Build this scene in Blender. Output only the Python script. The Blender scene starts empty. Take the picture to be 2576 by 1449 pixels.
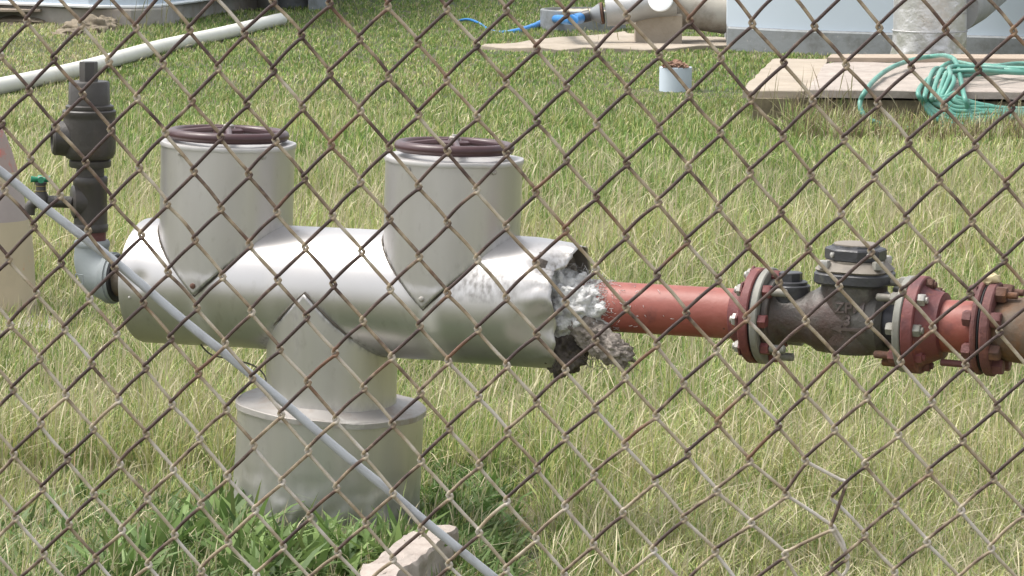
import bpy, bmesh, math, random
import numpy as np
from mathutils import Vector, Matrix
random.seed(7); rng = np.random.default_rng(11)
S = bpy.context.scene
# ------------------------------------------------------------------ camera
FP = 8587.0
H = 1.30
cd = bpy.data.cameras.new('camera'); cam = bpy.data.objects.new('camera', cd)
S.collection.objects.link(cam); S.camera = cam
cd.sensor_width = 36; cd.lens = 120; cd.clip_end = 2000; cd.clip_start = 0.1
CM = Matrix.Translation((0, 0, H)) @ Matrix.Rotation(math.radians(90-7.7), 4, 'X') @ Matrix.Rotation(math.radians(0.5), 4, 'Z')
cam.matrix_world = CM
# ------------------------------------------------------------------ world, sun, exposure
SUN_EL, SUN_AZ = 62.0, -80.0      # azimuth measured clockwise from +Y
w = bpy.data.worlds.new('World'); S.world = w; w.use_nodes = True
nt = w.node_tree; nt.nodes.clear()
sky = nt.nodes.new('ShaderNodeTexSky'); sky.sky_type = 'NISHITA'; sky.sun_disc = False
sky.sun_elevation = math.radians(SUN_EL); sky.sun_rotation = math.radians(SUN_AZ)
sky.dust_density = 4.0; sky.air_density = 1.0
hs = nt.nodes.new('ShaderNodeHueSaturation'); hs.inputs['Saturation'].default_value = 0.22
bg = nt.nodes.new('ShaderNodeBackground'); bg.inputs[1].default_value = 0.15
wo = nt.nodes.new('ShaderNodeOutputWorld')
nt.links.new(sky.outputs[0], hs.inputs['Color']); nt.links.new(hs.outputs[0], bg.inputs[0]); nt.links.new(bg.outputs[0], wo.inputs[0])
sl = bpy.data.lights.new('sun', 'SUN'); sl.energy = 1.45; sl.angle = math.radians(22); sl.color = (1, .95, .87)
so = bpy.data.objects.new('sun', sl); S.collection.objects.link(so)
az = math.radians(SUN_AZ); el = math.radians(SUN_EL)
sd = Vector((math.sin(az)*math.cos(el), math.cos(az)*math.cos(el), math.sin(el)))
so.rotation_euler = sd.to_track_quat('Z', 'Y').to_euler(); so.location = (-3, -3, 8)
S.view_settings.view_transform = 'Standard'; S.view_settings.look = 'None'; S.view_settings.gamma = 1
S.view_settings.exposure = 1.06
S.render.engine = 'CYCLES'
try:
    S.cycles.use_denoising = True
    S.cycles.max_bounces = 8; S.cycles.transparent_max_bounces = 4
except Exception: pass

# ------------------------------------------------------------------ placing helpers
M3 = CM.to_3x3(); CI = CM.inverted()
def ray(u, v): return M3 @ Vector(((u-1288)/FP, -(v-724.5)/FP, -1))
C0 = Vector((0, 0, H))
def G(u, v, z=0.0):
    d = ray(u, v); return C0 + d*((z-H)/d.z)
def PY(u, v, y):
    d = ray(u, v); return C0 + d*(y/d.y)
def proj(p):
    q = CI @ Vector(p); return (1288+FP*q.x/-q.z, 724.5-FP*q.y/-q.z, -q.z)
ALPHA = math.radians(23)
TILT = math.radians(0.5)
A = Vector((math.cos(ALPHA)*math.cos(TILT), -math.sin(ALPHA)*math.cos(TILT), math.sin(TILT)))
N = Vector((-math.sin(ALPHA), -math.cos(ALPHA), 0))
Z = A.cross(N)
if Z.z < 0: Z = -Z
O = C0 + ray(1288, 757)*6.17
def AX(t): return O + A*t
def tU(u):
    lo, hi = -2.5, 2.5
    for _ in range(50):
        m = (lo+hi)/2
        if proj(AX(m))[0] < u: lo = m
        else: hi = m
    return lo
def R(px, u): return px/2*proj(AX(tU(u)))[2]/FP
def hV(t, v, base=None, ax=None):     # height above axis so that it projects to row v
    b = base or AX(t); ax = ax or Vector((0, 0, 1)); lo, hi = -1.5, 1.5
    for _ in range(50):
        m = (lo+hi)/2
        if proj(b+ax*m)[1] > v: lo = m
        else: hi = m
    return lo

# ------------------------------------------------------------------ materials
def mat(name, base=(.5, .5, .5), rough=.6, metal=0.0, spots=None, noise=0.0, nscale=8, bump=0.0, bscale=60, stretch=None, rvar=0.0, spec=.5, coat=0.0):
    m = bpy.data.materials.new(name); m.use_nodes = True
    t = m.node_tree; b = t.nodes['Principled BSDF']
    b.inputs['Roughness'].default_value = rough; b.inputs['Metallic'].default_value = metal
    b.inputs['Specular IOR Level'].default_value = spec
    if coat: b.inputs['Coat Weight'].default_value = coat
    tc = t.nodes.new('ShaderNodeTexCoord'); mp = t.nodes.new('ShaderNodeMapping')
    t.links.new(tc.outputs['Object'], mp.inputs[0])
    if stretch: mp.inputs['Scale'].default_value = stretch
    rgb = t.nodes.new('ShaderNodeRGB'); rgb.outputs[0].default_value = (*base, 1)
    col = rgb.outputs[0]
    def nz(scale, det=6, rg=.6):
        n = t.nodes.new('ShaderNodeTexNoise'); n.inputs['Scale'].default_value = scale
        n.inputs['Detail'].default_value = det; n.inputs['Roughness'].default_value = rg
        t.links.new(mp.outputs[0], n.inputs['Vector']); return n
    if noise:
        n = nz(nscale); mr = t.nodes.new('ShaderNodeMapRange')
        mr.inputs[1].default_value = .3; mr.inputs[2].default_value = .7
        mr.inputs[3].default_value = 1-noise; mr.inputs[4].default_value = 1+noise
        t.links.new(n.outputs[0], mr.inputs[0])
        mx = t.nodes.new('ShaderNodeVectorMath'); mx.operation = 'MULTIPLY'
        t.links.new(col, mx.inputs[0]); t.links.new(mr.outputs[0], mx.inputs[1]); col = mx.outputs[0]
    for sp in (spots or []):       # (colour, scale, lo, hi, amount)
        c2, sc, lo, hi, amt = sp
        n = nz(sc, 8, .65); mr = t.nodes.new('ShaderNodeMapRange')
        mr.inputs[1].default_value = lo; mr.inputs[2].default_value = hi; mr.inputs[4].default_value = amt
        t.links.new(n.outputs[0], mr.inputs[0])
        mx = t.nodes.new('ShaderNodeMix'); mx.data_type = 'RGBA'
        t.links.new(mr.outputs[0], mx.inputs[0]); t.links.new(col, mx.inputs[6]); mx.inputs[7].default_value = (*c2, 1)
        col = mx.outputs[2]
    t.links.new(col, b.inputs['Base Color'])
    if rvar:
        n = nz(nscale*1.7); mr = t.nodes.new('ShaderNodeMapRange')
        mr.inputs[1].default_value = .3; mr.inputs[2].default_value = .7
        mr.inputs[3].default_value = max(.05, rough-rvar); mr.inputs[4].default_value = min(1, rough+rvar)
        t.links.new(n.outputs[0], mr.inputs[0]); t.links.new(mr.outputs[0], b.inputs['Roughness'])
    if bump:
        n = nz(bscale); bp = t.nodes.new('ShaderNodeBump'); bp.inputs['Strength'].default_value = bump; bp.inputs['Distance'].default_value = .01
        t.links.new(n.outputs[0], bp.inputs['Height']); t.links.new(bp.outputs[0], b.inputs['Normal'])
    return m
def jacket_mat(name, vertical, dirt=.35):
    """weathered aluminium sheet: faint streaks, dull oxide, black grime specks; 'dirt' attribute adds soot"""
    m = bpy.data.materials.new(name); m.use_nodes = True
    t = m.node_tree; b = t.nodes['Principled BSDF']; L = t.links.new
    b.inputs['Metallic'].default_value = .74
    tc = t.nodes.new('ShaderNodeTexCoord'); mp = t.nodes.new('ShaderNodeMapping'); L(tc.outputs['Object'], mp.inputs[0])
    mp.inputs['Scale'].default_value = (1, 1, .09) if vertical else (.3, .3, .3)
    def nz(scale, det=5, mpn=mp):
        n = t.nodes.new('ShaderNodeTexNoise'); n.inputs['Scale'].default_value = scale; n.inputs['Detail'].default_value = det
        L(mpn.outputs[0], n.inputs['Vector']); return n.outputs[0]
    def mr(x, a, c, d, e):
        q = t.nodes.new('ShaderNodeMapRange'); L(x, q.inputs[0])
        for i, v in enumerate((a, c, d, e)): q.inputs[i+1].default_value = v
        return q.outputs[0]
    def mix(f, c1, c2):
        q = t.nodes.new('ShaderNodeMix'); q.data_type = 'RGBA'
        if isinstance(f, (int, float)): q.inputs[0].default_value = f
        else: L(f, q.inputs[0])
        for s, c in ((6, c1), (7, c2)):
            if isinstance(c, tuple): q.inputs[s].default_value = (*c, 1)
            else: L(c, q.inputs[s])
        return q.outputs[2]
    base = mix(mr(nz(16), .35, .65, 0, 1), (.455, .44, .43), (.52, .505, .495))
    mp2 = t.nodes.new('ShaderNodeMapping'); L(tc.outputs['Object'], mp2.inputs[0]); mp2.inputs['Scale'].default_value = (1, 1, .5)
    base = mix(mr(nz(60, 10, mp2), .60, .76, 0, dirt*.9), base, (.26, .235, .21))
    at = t.nodes.new('ShaderNodeAttribute'); at.attribute_name = 'dirt'
    g = nz(120, 12, mp2); g2 = mr(g, .38, .66, 0, .8)
    mul = t.nodes.new('ShaderNodeMath'); mul.operation = 'MULTIPLY'; mul.use_clamp = True; L(at.outputs['Fac'], mul.inputs[0]); L(g2, mul.inputs[1])
    base = mix(mul.outputs[0], base, (.07, .06, .052))
    at2 = t.nodes.new('ShaderNodeAttribute'); at2.attribute_name = 'oxide'
    mul2 = t.nodes.new('ShaderNodeMath'); mul2.operation = 'MULTIPLY'; L(at2.outputs['Fac'], mul2.inputs[0]); L(mr(nz(45, 8), .4, .6, .2, 1), mul2.inputs[1])
    base = mix(mul2.outputs[0], base, (.66, .63, .58))
    L(base, b.inputs['Base Color'])
    add = t.nodes.new('ShaderNodeMath'); add.operation = 'ADD'; L(mr(nz(9), .3, .7, .29, .37), add.inputs[0])
    mx2 = t.nodes.new('ShaderNodeMath'); mx2.operation = 'MULTIPLY'; mx2.inputs[1].default_value = .35
    ad2 = t.nodes.new('ShaderNodeMath'); ad2.operation = 'ADD'; L(mul.outputs[0], ad2.inputs[0]); L(mul2.outputs[0], ad2.inputs[1])
    L(ad2.outputs[0], mx2.inputs[0]); L(mx2.outputs[0], add.inputs[1]); L(add.outputs[0], b.inputs['Roughness'])
    mm = t.nodes.new('ShaderNodeMath'); mm.operation = 'MULTIPLY_ADD'; L(ad2.outputs[0], mm.inputs[0]); mm.inputs[1].default_value = -.7; mm.inputs[2].default_value = .74
    mm.use_clamp = True; L(mm.outputs[0], b.inputs['Metallic'])
    bp = t.nodes.new('ShaderNodeBump'); bp.inputs['Strength'].default_value = .10; bp.inputs['Distance'].default_value = .015
    L(nz(7, 3, mp2), bp.inputs['Height']); L(bp.outputs[0], b.inputs['Normal'])
    return m
MT = dict(
 jack_h=jacket_mat('aluminium_jacket', False), jack_v=jacket_mat('aluminium_jacket_upright', True),
 lip=mat('jacket_lip', (.47, .455, .44), .45, .5, noise=.1, nscale=20, spots=[((.3, .24, .2), 30, .6, .75, .5)]),
 seam=mat('sealant', (.10, .085, .07), .85, noise=.3, nscale=40),
 wheel=mat('wheel_paint', (.055, .024, .026), .38, noise=.12, nscale=30, rvar=.08),
 bright=mat('zinc_bolt', (.38, .37, .34), .5, .4, noise=.15, nscale=60, spots=[((.16, .09, .06), 60, .5, .65, .6)]),
 red=mat('red_oxide', (.25, .068, .050), .5, spots=[((.34, .13, .10), 12, .52, .72, .6), ((.13, .04, .036), 22, .55, .70, .7), ((.03, .02, .02), 40, .66, .70, .85)], noise=.08, bump=.1, bscale=80),
 redf=mat('red_flange_paint', (.145, .040, .038), .6, spots=[((.085, .03, .034), 16, .46, .64, .85), ((.30, .10, .04), 26, .58, .70, .75)], bump=.25, bscale=70),
 rust=mat('rust', (.11, .055, .038), .8, spots=[((.20, .085, .03), 20, .5, .68, .7), ((.05, .028, .024), 30, .55, .7, .7)], bump=.35, bscale=90),
 rustpipe=mat('rusty_pipe_paint', (.10, .06, .036), .8, spots=[((.19, .085, .035), 11, .48, .65, .7), ((.12, .11, .09), 9, .5, .62, .7), ((.02, .015, .012), 8, .66, .70, .9)], bump=.25, bscale=60),
 mauve=mat('old_flange_paint', (.12, .045, .042), .7, spots=[((.22, .08, .05), 25, .52, .68, .6), ((.045, .022, .022), 30, .55, .68, .7)], bump=.35, bscale=80),
 cast=mat('cast_iron_grey', (.078, .072, .064), .5, metal=.15, spots=[((.075, .042, .035), 9, .45, .62, .8), ((.19, .18, .15), 14, .60, .74, .6), ((.03, .025, .02), 12, .6, .75, .5)], bump=.3, bscale=90),
 cast_relief=mat('cast_relief', (.095, .072, .066), .5, bump=.1, bscale=90),
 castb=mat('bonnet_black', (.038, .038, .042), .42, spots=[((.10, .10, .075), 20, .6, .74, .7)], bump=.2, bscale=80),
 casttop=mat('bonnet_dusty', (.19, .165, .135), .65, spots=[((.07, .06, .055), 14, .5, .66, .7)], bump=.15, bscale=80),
 greyfl=mat('valve_flange_grey', (.22, .215, .19), .6, .15, spots=[((.15, .12, .09), 20, .5, .68, .6)], bump=.15, bscale=80),
 black=mat('gasket_black', (.012, .012, .014), .6),
 navy=mat('rubber_dark', (.02, .019, .026), .5, noise=.3, nscale=20),
 valve=mat('valve_dark_grey', (.046, .041, .037), .45, noise=.18, nscale=12, spots=[((.12, .115, .105), 20, .66, .74, .6), ((.07, .045, .03), 12, .55, .7, .4)], rvar=.1, bump=.15, bscale=70),
 galv=mat('galvanised', (.25, .275, .28), .68, .12, spots=[((.24, .25, .25), 22, .5, .68, .6), ((.28, .12, .06), 16, .66, .74, .7)], noise=.08, bump=.1, bscale=60),
 rod=mat('rod_galvanised', (.40, .42, .44), .5, .15, spots=[((.24, .24, .25), 22, .5, .66, .7), ((.22, .13, .09), 14, .66, .72, .7)], noise=.06, nscale=40),
 green=mat('tap_green', (.02, .20, .11), .4), brass=mat('brass', (.35, .28, .12), .4, .8),
 fluff=mat('glass_wool', (.70, .695, .68), 1.0, spots=[((.36, .35, .335), 28, .48, .64, .8), ((.09, .08, .07), 45, .60, .70, .8)], bump=1.0, bscale=110, spec=.05),
 wool=mat('dirty_wool', (.30, .265, .235), 1.0, spots=[((.09, .075, .06), 26, .45, .62, .9), ((.46, .43, .40), 40, .58, .70, .7)], bump=1.0, bscale=100, spec=.05),
 dark=mat('inner_soot', (.085, .07, .06), .95, spots=[((.28, .26, .24), 30, .54, .68, .6), ((.015, .012, .01), 20, .5, .62, .8)], bump=1.0, bscale=50),
 pvc=mat('pvc_white', (.66, .65, .59), .5, spots=[((.5, .46, .36), 5, .56, .72, .5)]),
 tank=mat('tank_blue', (.50, .57, .64), .55, noise=.03, nscale=2, spots=[((.42, .43, .42), 30, .70, .76, .5)]),
 found=mat('foundation_grey', (.25, .265, .275), .85, noise=.12, nscale=6, spots=[((.12, .12, .11), 6, .46, .64, .75), ((.46, .44, .4), 25, .62, .72, .8)], bump=.2, bscale=40),
 foundl=mat('foundation_stain', (.31, .29, .26), .9, noise=.18, nscale=4, spots=[((.2, .15, .11), 3, .5, .65, .6)], bump=.3, bscale=30),
 conc=mat('concrete_pink', (.34, .295, .26), .9, noise=.16, nscale=5, spots=[((.26, .21, .18), 26, .50, .68, .75), ((.44, .39, .34), 7, .55, .7, .6)], bump=.3, bscale=60),
 conc2=mat('concrete_edge', (.34, .275, .215), .9, noise=.15, nscale=5, bump=.4, bscale=40),
 tan=mat('slab_tan', (.34, .29, .23), .9, noise=.14, nscale=5, spots=[((.28, .23, .17), 16, .5, .68, .6)], bump=.3, bscale=40),
 silver=mat('duct_foil', (.66, .65, .65), .36, .65, noise=.10, nscale=6, rvar=.1, bump=1.0, bscale=9),
 silver2=mat('duct_grey', (.42, .42, .42), .5, .35, noise=.15, nscale=5, spots=[((.2, .18, .15), 6, .55, .7, .6)]),
 hose=mat('hose_teal', (.085, .25, .20), .42, noise=.25, nscale=4, spots=[((.20, .33, .27), 7, .48, .66, .7)]),
 bhose=mat('layflat_blue', (.04, .22, .55), .45, noise=.12, nscale=6),
 white=mat('white_plastic', (.8, .82, .83), .4),
 gravel=mat('gravel', (.46, .40, .31), .95, noise=.45, nscale=40, bump=1.0, bscale=50),
 shade_soil=mat('shaded_earth', (.15, .125, .08), .95, noise=.4, nscale=20),  # earth below the pad slab, colour darkened for the shade there
 soil=mat('clod_brown', (.22, .13, .09), .95, noise=.5, nscale=30, bump=1.0, bscale=40),
 rock=mat('rock_brown', (.20, .165, .12), .95, noise=.3, nscale=8, bump=.8, bscale=18),
 cone=mat('cone_faded', (.46, .39, .275), .7, noise=.08, nscale=8, spots=[((.55, .16, .09), 9, .66, .72, .7)]),
 coner=mat('cone_orange_grey', (.34, .26, .24), .7, noise=.1, nscale=10, spots=[((.50, .15, .12), 22, .50, .60, .8)]),
 coneg=mat('cone_reflective', (.34, .29, .28), .6, noise=.08, nscale=14),
 label=mat('cable_black', (.03, .028, .02), .6),
)

# ------------------------------------------------------------------ mesh helpers
def link(name, me, m=None, parent=None, smooth=True, sharp=38):
    o = bpy.data.objects.new(name, me); S.collection.objects.link(o)
    if m is not None:
        for k in (m if isinstance(m, (list, tuple)) else [m]): me.materials.append(MT[k] if isinstance(k, str) else k)
    if smooth:
        me.shade_smooth()
        try: me.set_sharp_from_angle(angle=math.radians(sharp))
        except Exception: pass
    if parent is not None: o.parent = parent
    return o
def bmobj(name, bm, m=None, parent=None, smooth=True, sharp=38, world=True):
    bmesh.ops.recalc_face_normals(bm, faces=bm.faces)
    me = bpy.data.meshes.new(name); bm.to_mesh(me); bm.free()
    o = link(name, me, m, parent, smooth, sharp)
    if parent is not None and world: o.matrix_parent_inverse = PINV[parent.name]
    return o
PINV = {}
def thing(name, loc, label, cat, group=None):
    o = bpy.data.objects.new(name, None); S.collection.objects.link(o); o.location = loc; o.empty_display_size = .1
    o['label'] = label; o['category'] = cat
    if group: o['group'] = group
    PINV[o.name] = Matrix.Translation(loc).inverted(); return o
def sub(o, parent):      # make o (world-coordinates mesh) a sub-part of parent part
    o.parent = parent; o.matrix_parent_inverse = Matrix.Identity(4); return o
def tag(o, label, cat, group=None):
    o['label'] = label; o['category'] = cat
    if group: o['group'] = group
    return o
def frame(o, z, x=None):
    z = Vector(z).normalized(); x = Vector(x) if x is not None else (Vector((1, 0, 0)) if abs(z.x) < .9 else Vector((0, 1, 0)))
    x = (x - z*x.dot(z)).normalized(); y = z.cross(x)
    return Matrix(((x.x, y.x, z.x, o[0]), (x.y, y.y, z.y, o[1]), (x.z, y.z, z.z, o[2]), (0, 0, 0, 1)))
def lathe(bm, fr, prof, seg=48, cap0=True, cap1=True, rot=0.0, fn=None):
    rings = []
    for s, r in prof:
        ring = []
        for i in range(seg):
            a = rot+2*math.pi*i/seg; rr = r
            p = Vector((rr*math.cos(a), rr*math.sin(a), s))
            if fn: p = fn(p, a, s, r)
            ring.append(bm.verts.new(fr @ p))
        rings.append(ring)
    for a, b in zip(rings, rings[1:]):
        for i in range(seg):
            j = (i+1) % seg; bm.faces.new((a[i], a[j], b[j], b[i]))
    if cap0: bm.faces.new(rings[0][::-1])
    if cap1: bm.faces.new(rings[-1])
    return rings
def bevprof(s0, s1, r, b=.002):
    return [(s0, r-b), (s0+b, r), (s1-b, r), (s1, r-b)]
def sweep(bm, pts, r, seg=8, closed=False, caps=True):
    pts = [Vector(p) for p in pts]; n = len(pts); rings = []; x = None
    for i, p in enumerate(pts):
        a = pts[(i-1) % n] if (closed or i > 0) else p; b = pts[(i+1) % n] if (closed or i < n-1) else p
        t = (b-a).normalized()
        if x is None:
            x = t.orthogonal().normalized()
        x = (x-t*x.dot(t)).normalized(); y = t.cross(x)
        rr = r(i/(n-1)) if callable(r) else r
        rings.append([bm.verts.new(p+(x*math.cos(q)+y*math.sin(q))*rr) for q in [2*math.pi*k/seg for k in range(seg)]])
    m = n if closed else n-1
    for i in range(m):
        a = rings[i]; b = rings[(i+1) % n]
        off = 0
        if closed and i == n-1:
            off = min(range(seg), key=lambda k: (a[0].co-b[k].co).length)
        for k in range(seg):
            bm.faces.new((a[k], a[(k+1) % seg], b[(k+1+off) % seg], b[(k+off) % seg]))
    if caps and not closed:
        bm.faces.new(rings[0][::-1]); bm.faces.new(rings[-1])
def catmull(pts, k=8, closed=False):
    pts = [Vector(p) for p in pts]; n = len(pts); out = []
    rng_ = range(n if closed else n-1)
    for i in rng_:
        g = lambda j: pts[j % n] if closed else pts[max(0, min(n-1, j))]
        p0, p1, p2, p3 = g(i-1), g(i), g(i+1), g(i+2)
        for s in range(k):
            t = s/k
            out.append(.5*((2*p1)+(p2-p0)*t+(2*p0-5*p1+4*p2-p3)*t*t+(3*p1-p0-3*p2+p3)*t**3))
    if not closed: out.append(pts[-1])
    return out
def prism(bm, pts, z0, z1, bev=0.0):
    lo = [bm.verts.new((p[0], p[1], z0)) for p in pts]
    hi = [bm.verts.new((p[0], p[1], z1-bev)) for p in pts]
    n = len(pts)
    rows = [lo, hi]
    if bev:
        c = Vector((sum(p[0] for p in pts)/n, sum(p[1] for p in pts)/n))
        top = []
        for p in pts:
            d = (c-Vector((p[0], p[1]))).normalized()*bev*1.3; top.append(bm.verts.new((p[0]+d.x, p[1]+d.y, z1)))
        rows.append(top)
    for a, b in zip(rows, rows[1:]):
        for i in range(n): bm.faces.new((a[i], a[(i+1) % n], b[(i+1) % n], b[i]))
    bm.faces.new(rows[-1]); bm.faces.new(lo[::-1])
def blob(bm, c, rad, seed=0, amp=.25, freq=3.0, sub_=4):
    """noise-displaced ellipsoid"""
    from mathutils import noise
    tmp = bmesh.new(); bmesh.ops.create_icosphere(tmp, subdivisions=sub_, radius=1)
    off = Vector((seed*7.3, seed*3.1, seed*1.7)); mp = {}
    for v in tmp.verts:
        d = v.co.normalized(); k = 1+amp*(noise.fractal(d*freq+off, 1.0, 2.0, 5)*1.6)
        p = Vector((d.x*rad[0], d.y*rad[1], d.z*rad[2]))*k
        mp[v.index] = bm.verts.new(c @ p if isinstance(c, Matrix) else Vector(c)+p)
    for f in tmp.faces: bm.faces.new([mp[v.index] for v in f.verts])
    tmp.free()
def hexbolt(bm, p, ax, r=.011, h=.010, stud=0.0, rs=.006, rot=.3):
    fr = frame(p, ax)
    lathe(bm, fr, [(0, r), (h*.85, r), (h, r*.86)], 6, rot=rot)
    if stud: lathe(bm, frame(Vector(p)+Vector(ax).normalized()*(h-.001), ax), [(0, rs), (stud-.001, rs), (stud, rs*.8)], 12)

# ------------------------------------------------------------------ ground and paths
def fbm(x, y, sc, seed, octv=3):
    out = np.zeros_like(x); amp = 1; tot = 0
    for o in range(octv):
        rg = np.random.default_rng(seed*31+o); g = rg.random((128, 128))
        fx = (x*sc*2**o) % 127; fy = (y*sc*2**o) % 127
        ix = fx.astype(int); iy = fy.astype(int); tx = fx-ix; ty = fy-iy
        tx = tx*tx*(3-2*tx); ty = ty*ty*(3-2*ty); ix1 = (ix+1) % 128; iy1 = (iy+1) % 128
        out += amp*((g[ix, iy]*(1-tx)+g[ix1, iy]*tx)*(1-ty)+(g[ix, iy1]*(1-tx)+g[ix1, iy1]*tx)*ty); tot += amp; amp *= .5
    return out/tot
gm = bpy.data.materials.new('ground_soil'); gm.use_nodes = True
t = gm.node_tree; b = t.nodes['Principled BSDF']; b.inputs['Roughness'].default_value = .95
tc = t.nodes.new('ShaderNodeTexCoord'); n1 = t.nodes.new('ShaderNodeTexNoise'); n1.inputs['Scale'].default_value = 1.2; n1.inputs['Detail'].default_value = 10
n2 = t.nodes.new('ShaderNodeTexNoise'); n2.inputs['Scale'].default_value = 60; n2.inputs['Detail'].default_value = 6
for n in (n1, n2): t.links.new(tc.outputs['Object'], n.inputs['Vector'])
cr = t.nodes.new('ShaderNodeValToRGB'); cr.color_ramp.elements[0].position = .38; cr.color_ramp.elements[1].position = .62
cr.color_ramp.elements[0].color = (.06, .075, .025, 1); cr.color_ramp.elements[1].color = (.13, .12, .055, 1)
mx = t.nodes.new('ShaderNodeMix'); mx.data_type = 'RGBA'; mx.blend_type = 'MULTIPLY'; mx.inputs[0].default_value = .8
cr2 = t.nodes.new('ShaderNodeValToRGB'); cr2.color_ramp.elements[0].position = .35; cr2.color_ramp.elements[0].color = (.35, .35, .3, 1); cr2.color_ramp.elements[1].position = .65
t.links.new(n1.outputs[0], cr.inputs[0]); t.links.new(n2.outputs[0], cr2.inputs[0]); t.links.new(cr.outputs[0], mx.inputs[6]); t.links.new(cr2.outputs[0], mx.inputs[7]); t.links.new(mx.outputs[2], b.inputs['Base Color'])
bm = bmesh.new(); bmesh.ops.create_grid(bm, x_segments=40, y_segments=40, size=400)
g = bmobj('ground', bm, gm); g['kind'] = 'structure'
bm = bmesh.new(); prism(bm, [(-60, -22), (60, -22), (60, 2.1), (-60, 2.1)], -.02, .004)
rm = mat('roadside_gravel', (.44, .43, .41), .9, noise=.3, nscale=3, bump=.5, bscale=80)
r_ = bmobj('gravel_road', bm, rm); r_['kind'] = 'structure'

# ------------------------------------------------------------------ insulated pipe with two risers on a drum
MZ = Vector((0, 0, 1))
rp = .1165
pipe = thing('insulated_pipe', (AX(tU(836)).x, AX(tU(836)).y, 0), 'silver aluminium clad insulated pipe with two capped risers standing on a drum shaped pedestal', 'pipe')
from mathutils import noise as mn
def lerp_tab(x, tab):
    for (a, va), (b_, vb) in zip(tab, tab[1:]):
        if x <= b_: return va+(vb-va)*max(0, min(1, (x-a)/(b_-a)))
    return tab[-1][1]
bm = bmesh.new(); NT, NS = 150, 192
dirt = bm.verts.layers.float.new('dirt'); oxi = bm.verts.layers.float.new('oxide')
tL = tU(378)
endtab = [(-180, 1425), (-120, 1428), (-90, 1417), (-60, 1432), (-30, 1447), (0, 1450), (22, 1444), (38, 1434), (46, 1428), (56, 1450), (75, 1466), (90, 1466), (115, 1452), (140, 1436), (180, 1425)]
tips = [(tU(565), 1), (tU(1132), 1), (tU(838), -1)]
grid = []
for j in range(NS):
    th = -180+360*j/NS; row = []
    te = tU(lerp_tab(th, endtab)) + .004*mn.noise(Vector((th*.11, 3, 0))) + (.0035*mn.noise(Vector((th*.6, 9, 0))) if 20 < th < 100 else 0)
    c, s = math.cos(math.radians(th)), math.sin(math.radians(th))
    for i in range(NT+1):
        f = i/NT; f = f*.55/.6 if f < .6 else .55+(f-.6)/.4*.45; tt = tL+(te-tL)*f
        r = rp
        r += .0013*mn.noise(Vector((tt*5, c*2, s*2)))+(.0014 if tt < tips[0][0]+.002 else 0)+(.0014 if tt > tips[1][0]-.002 else 0)
        e = (tt-tU(1330))/(te-tU(1330))
        if e > 0:
            d = math.exp(-((th+12)/16)**2)*max(0, e)**1.2*.020      # crease near the torn mouth
            d += math.exp(-((th-52)/18)**2)*max(0, (e-.25)/.75)**1.5*.026
            d += math.exp(-((th-98)/38)**2)*e**1.6*.011
            r -= d
            if -50 < th < 130: r += .0045*max(0, e-.15)*(abs(mn.noise(Vector((tt*26, c*3.2, s*3.2))))*2-.55)
        k = math.exp(-(((th-8)/9)**2+((tt-tU(425))/.018)**2)); r -= .006*k
        v = bm.verts.new(AX(tt)+N*(r*c)+Z*(r*s)); row.append(v)
        dd = 0
        if th > 5: dd = math.exp(-((tt-tU(1270))/.075)**2)*math.exp(-((th-22)/20)**2)*.8
        if e > 0: dd += math.exp(-((th-50)/24)**2)*max(0, e-.15)*1.25
        dd += .9*math.exp(-((tt-te)/.02)**2)*(1 if th < -70 else .3)
        for tc_, sg in tips[:2]:
            q = abs(tt-tc_); hgt = rp*s
            dd += .55*math.exp(-((hgt-q*.98+.004)/.006)**2)*(1 if (c > 0 and hgt > -.02) else 0)
        q = abs(tt-tips[2][0]); dd += .8*math.exp(-((rp*s+q*.98-.012)/.008)**2)*(1 if c > 0 and s < .1 else 0)
        dd += .35*max(math.exp(-((tt-tips[0][0]-.004)/.003)**2), math.exp(-((tt-tips[1][0]+.004)/.003)**2))*(1 if th < -4 else .5)
        v[dirt] = min(1, dd)
        ox = .30*max(0, mn.noise(Vector((tt*22, 5, c)))-.1)*(1 if th < 40 else .3)
        for tc_, off in ((tips[0][0], 0), (tips[1][0], .01)):
            q = (tt-tc_-off)/(.012+.018*max(0, -s)); ox = max(ox, math.exp(-q*q)*(1 if th < 6 else 0)*.75)
        if th < 0: ox = max(ox, .5*max(0, mn.noise(Vector((tt*38, 2, 0)))-.2)*2*math.exp(-((th+25)/25)**2))
        v[oxi] = ox
    grid.append(row)
for j in range(NS):
    a, b_ = grid[j], grid[(j+1) % NS]
    for i in range(NT): bm.faces.new((a[i], a[i+1], b_[i+1], b_[i]))
jm = bmobj('jacket', bm, 'jack_h', pipe, sharp=70)
so_ = jm.modifiers.new('thickness', 'SOLIDIFY'); so_.thickness = .0012; so_.offset = -1
bm = bmesh.new(); lathe(bm, frame(AX(tL-.006), A), [(0, rp-.012), (.003, rp+.001), (.008, rp+.002), (.014, rp+.001)], 96)
e_ = bmobj('end_cap', bm, 'jack_h', pipe)
bm = bmesh.new()
for th in (-9,):
    p = AX(tL+.02)+N*(rp*math.cos(math.radians(th)))+Z*(rp*math.sin(math.radians(th)))
    lathe(bm, frame(p, N), [(0, .0035), (.002, .003), (.003, .0015)], 12)
bmobj('rivet', bm, 'bright', pipe)

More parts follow.
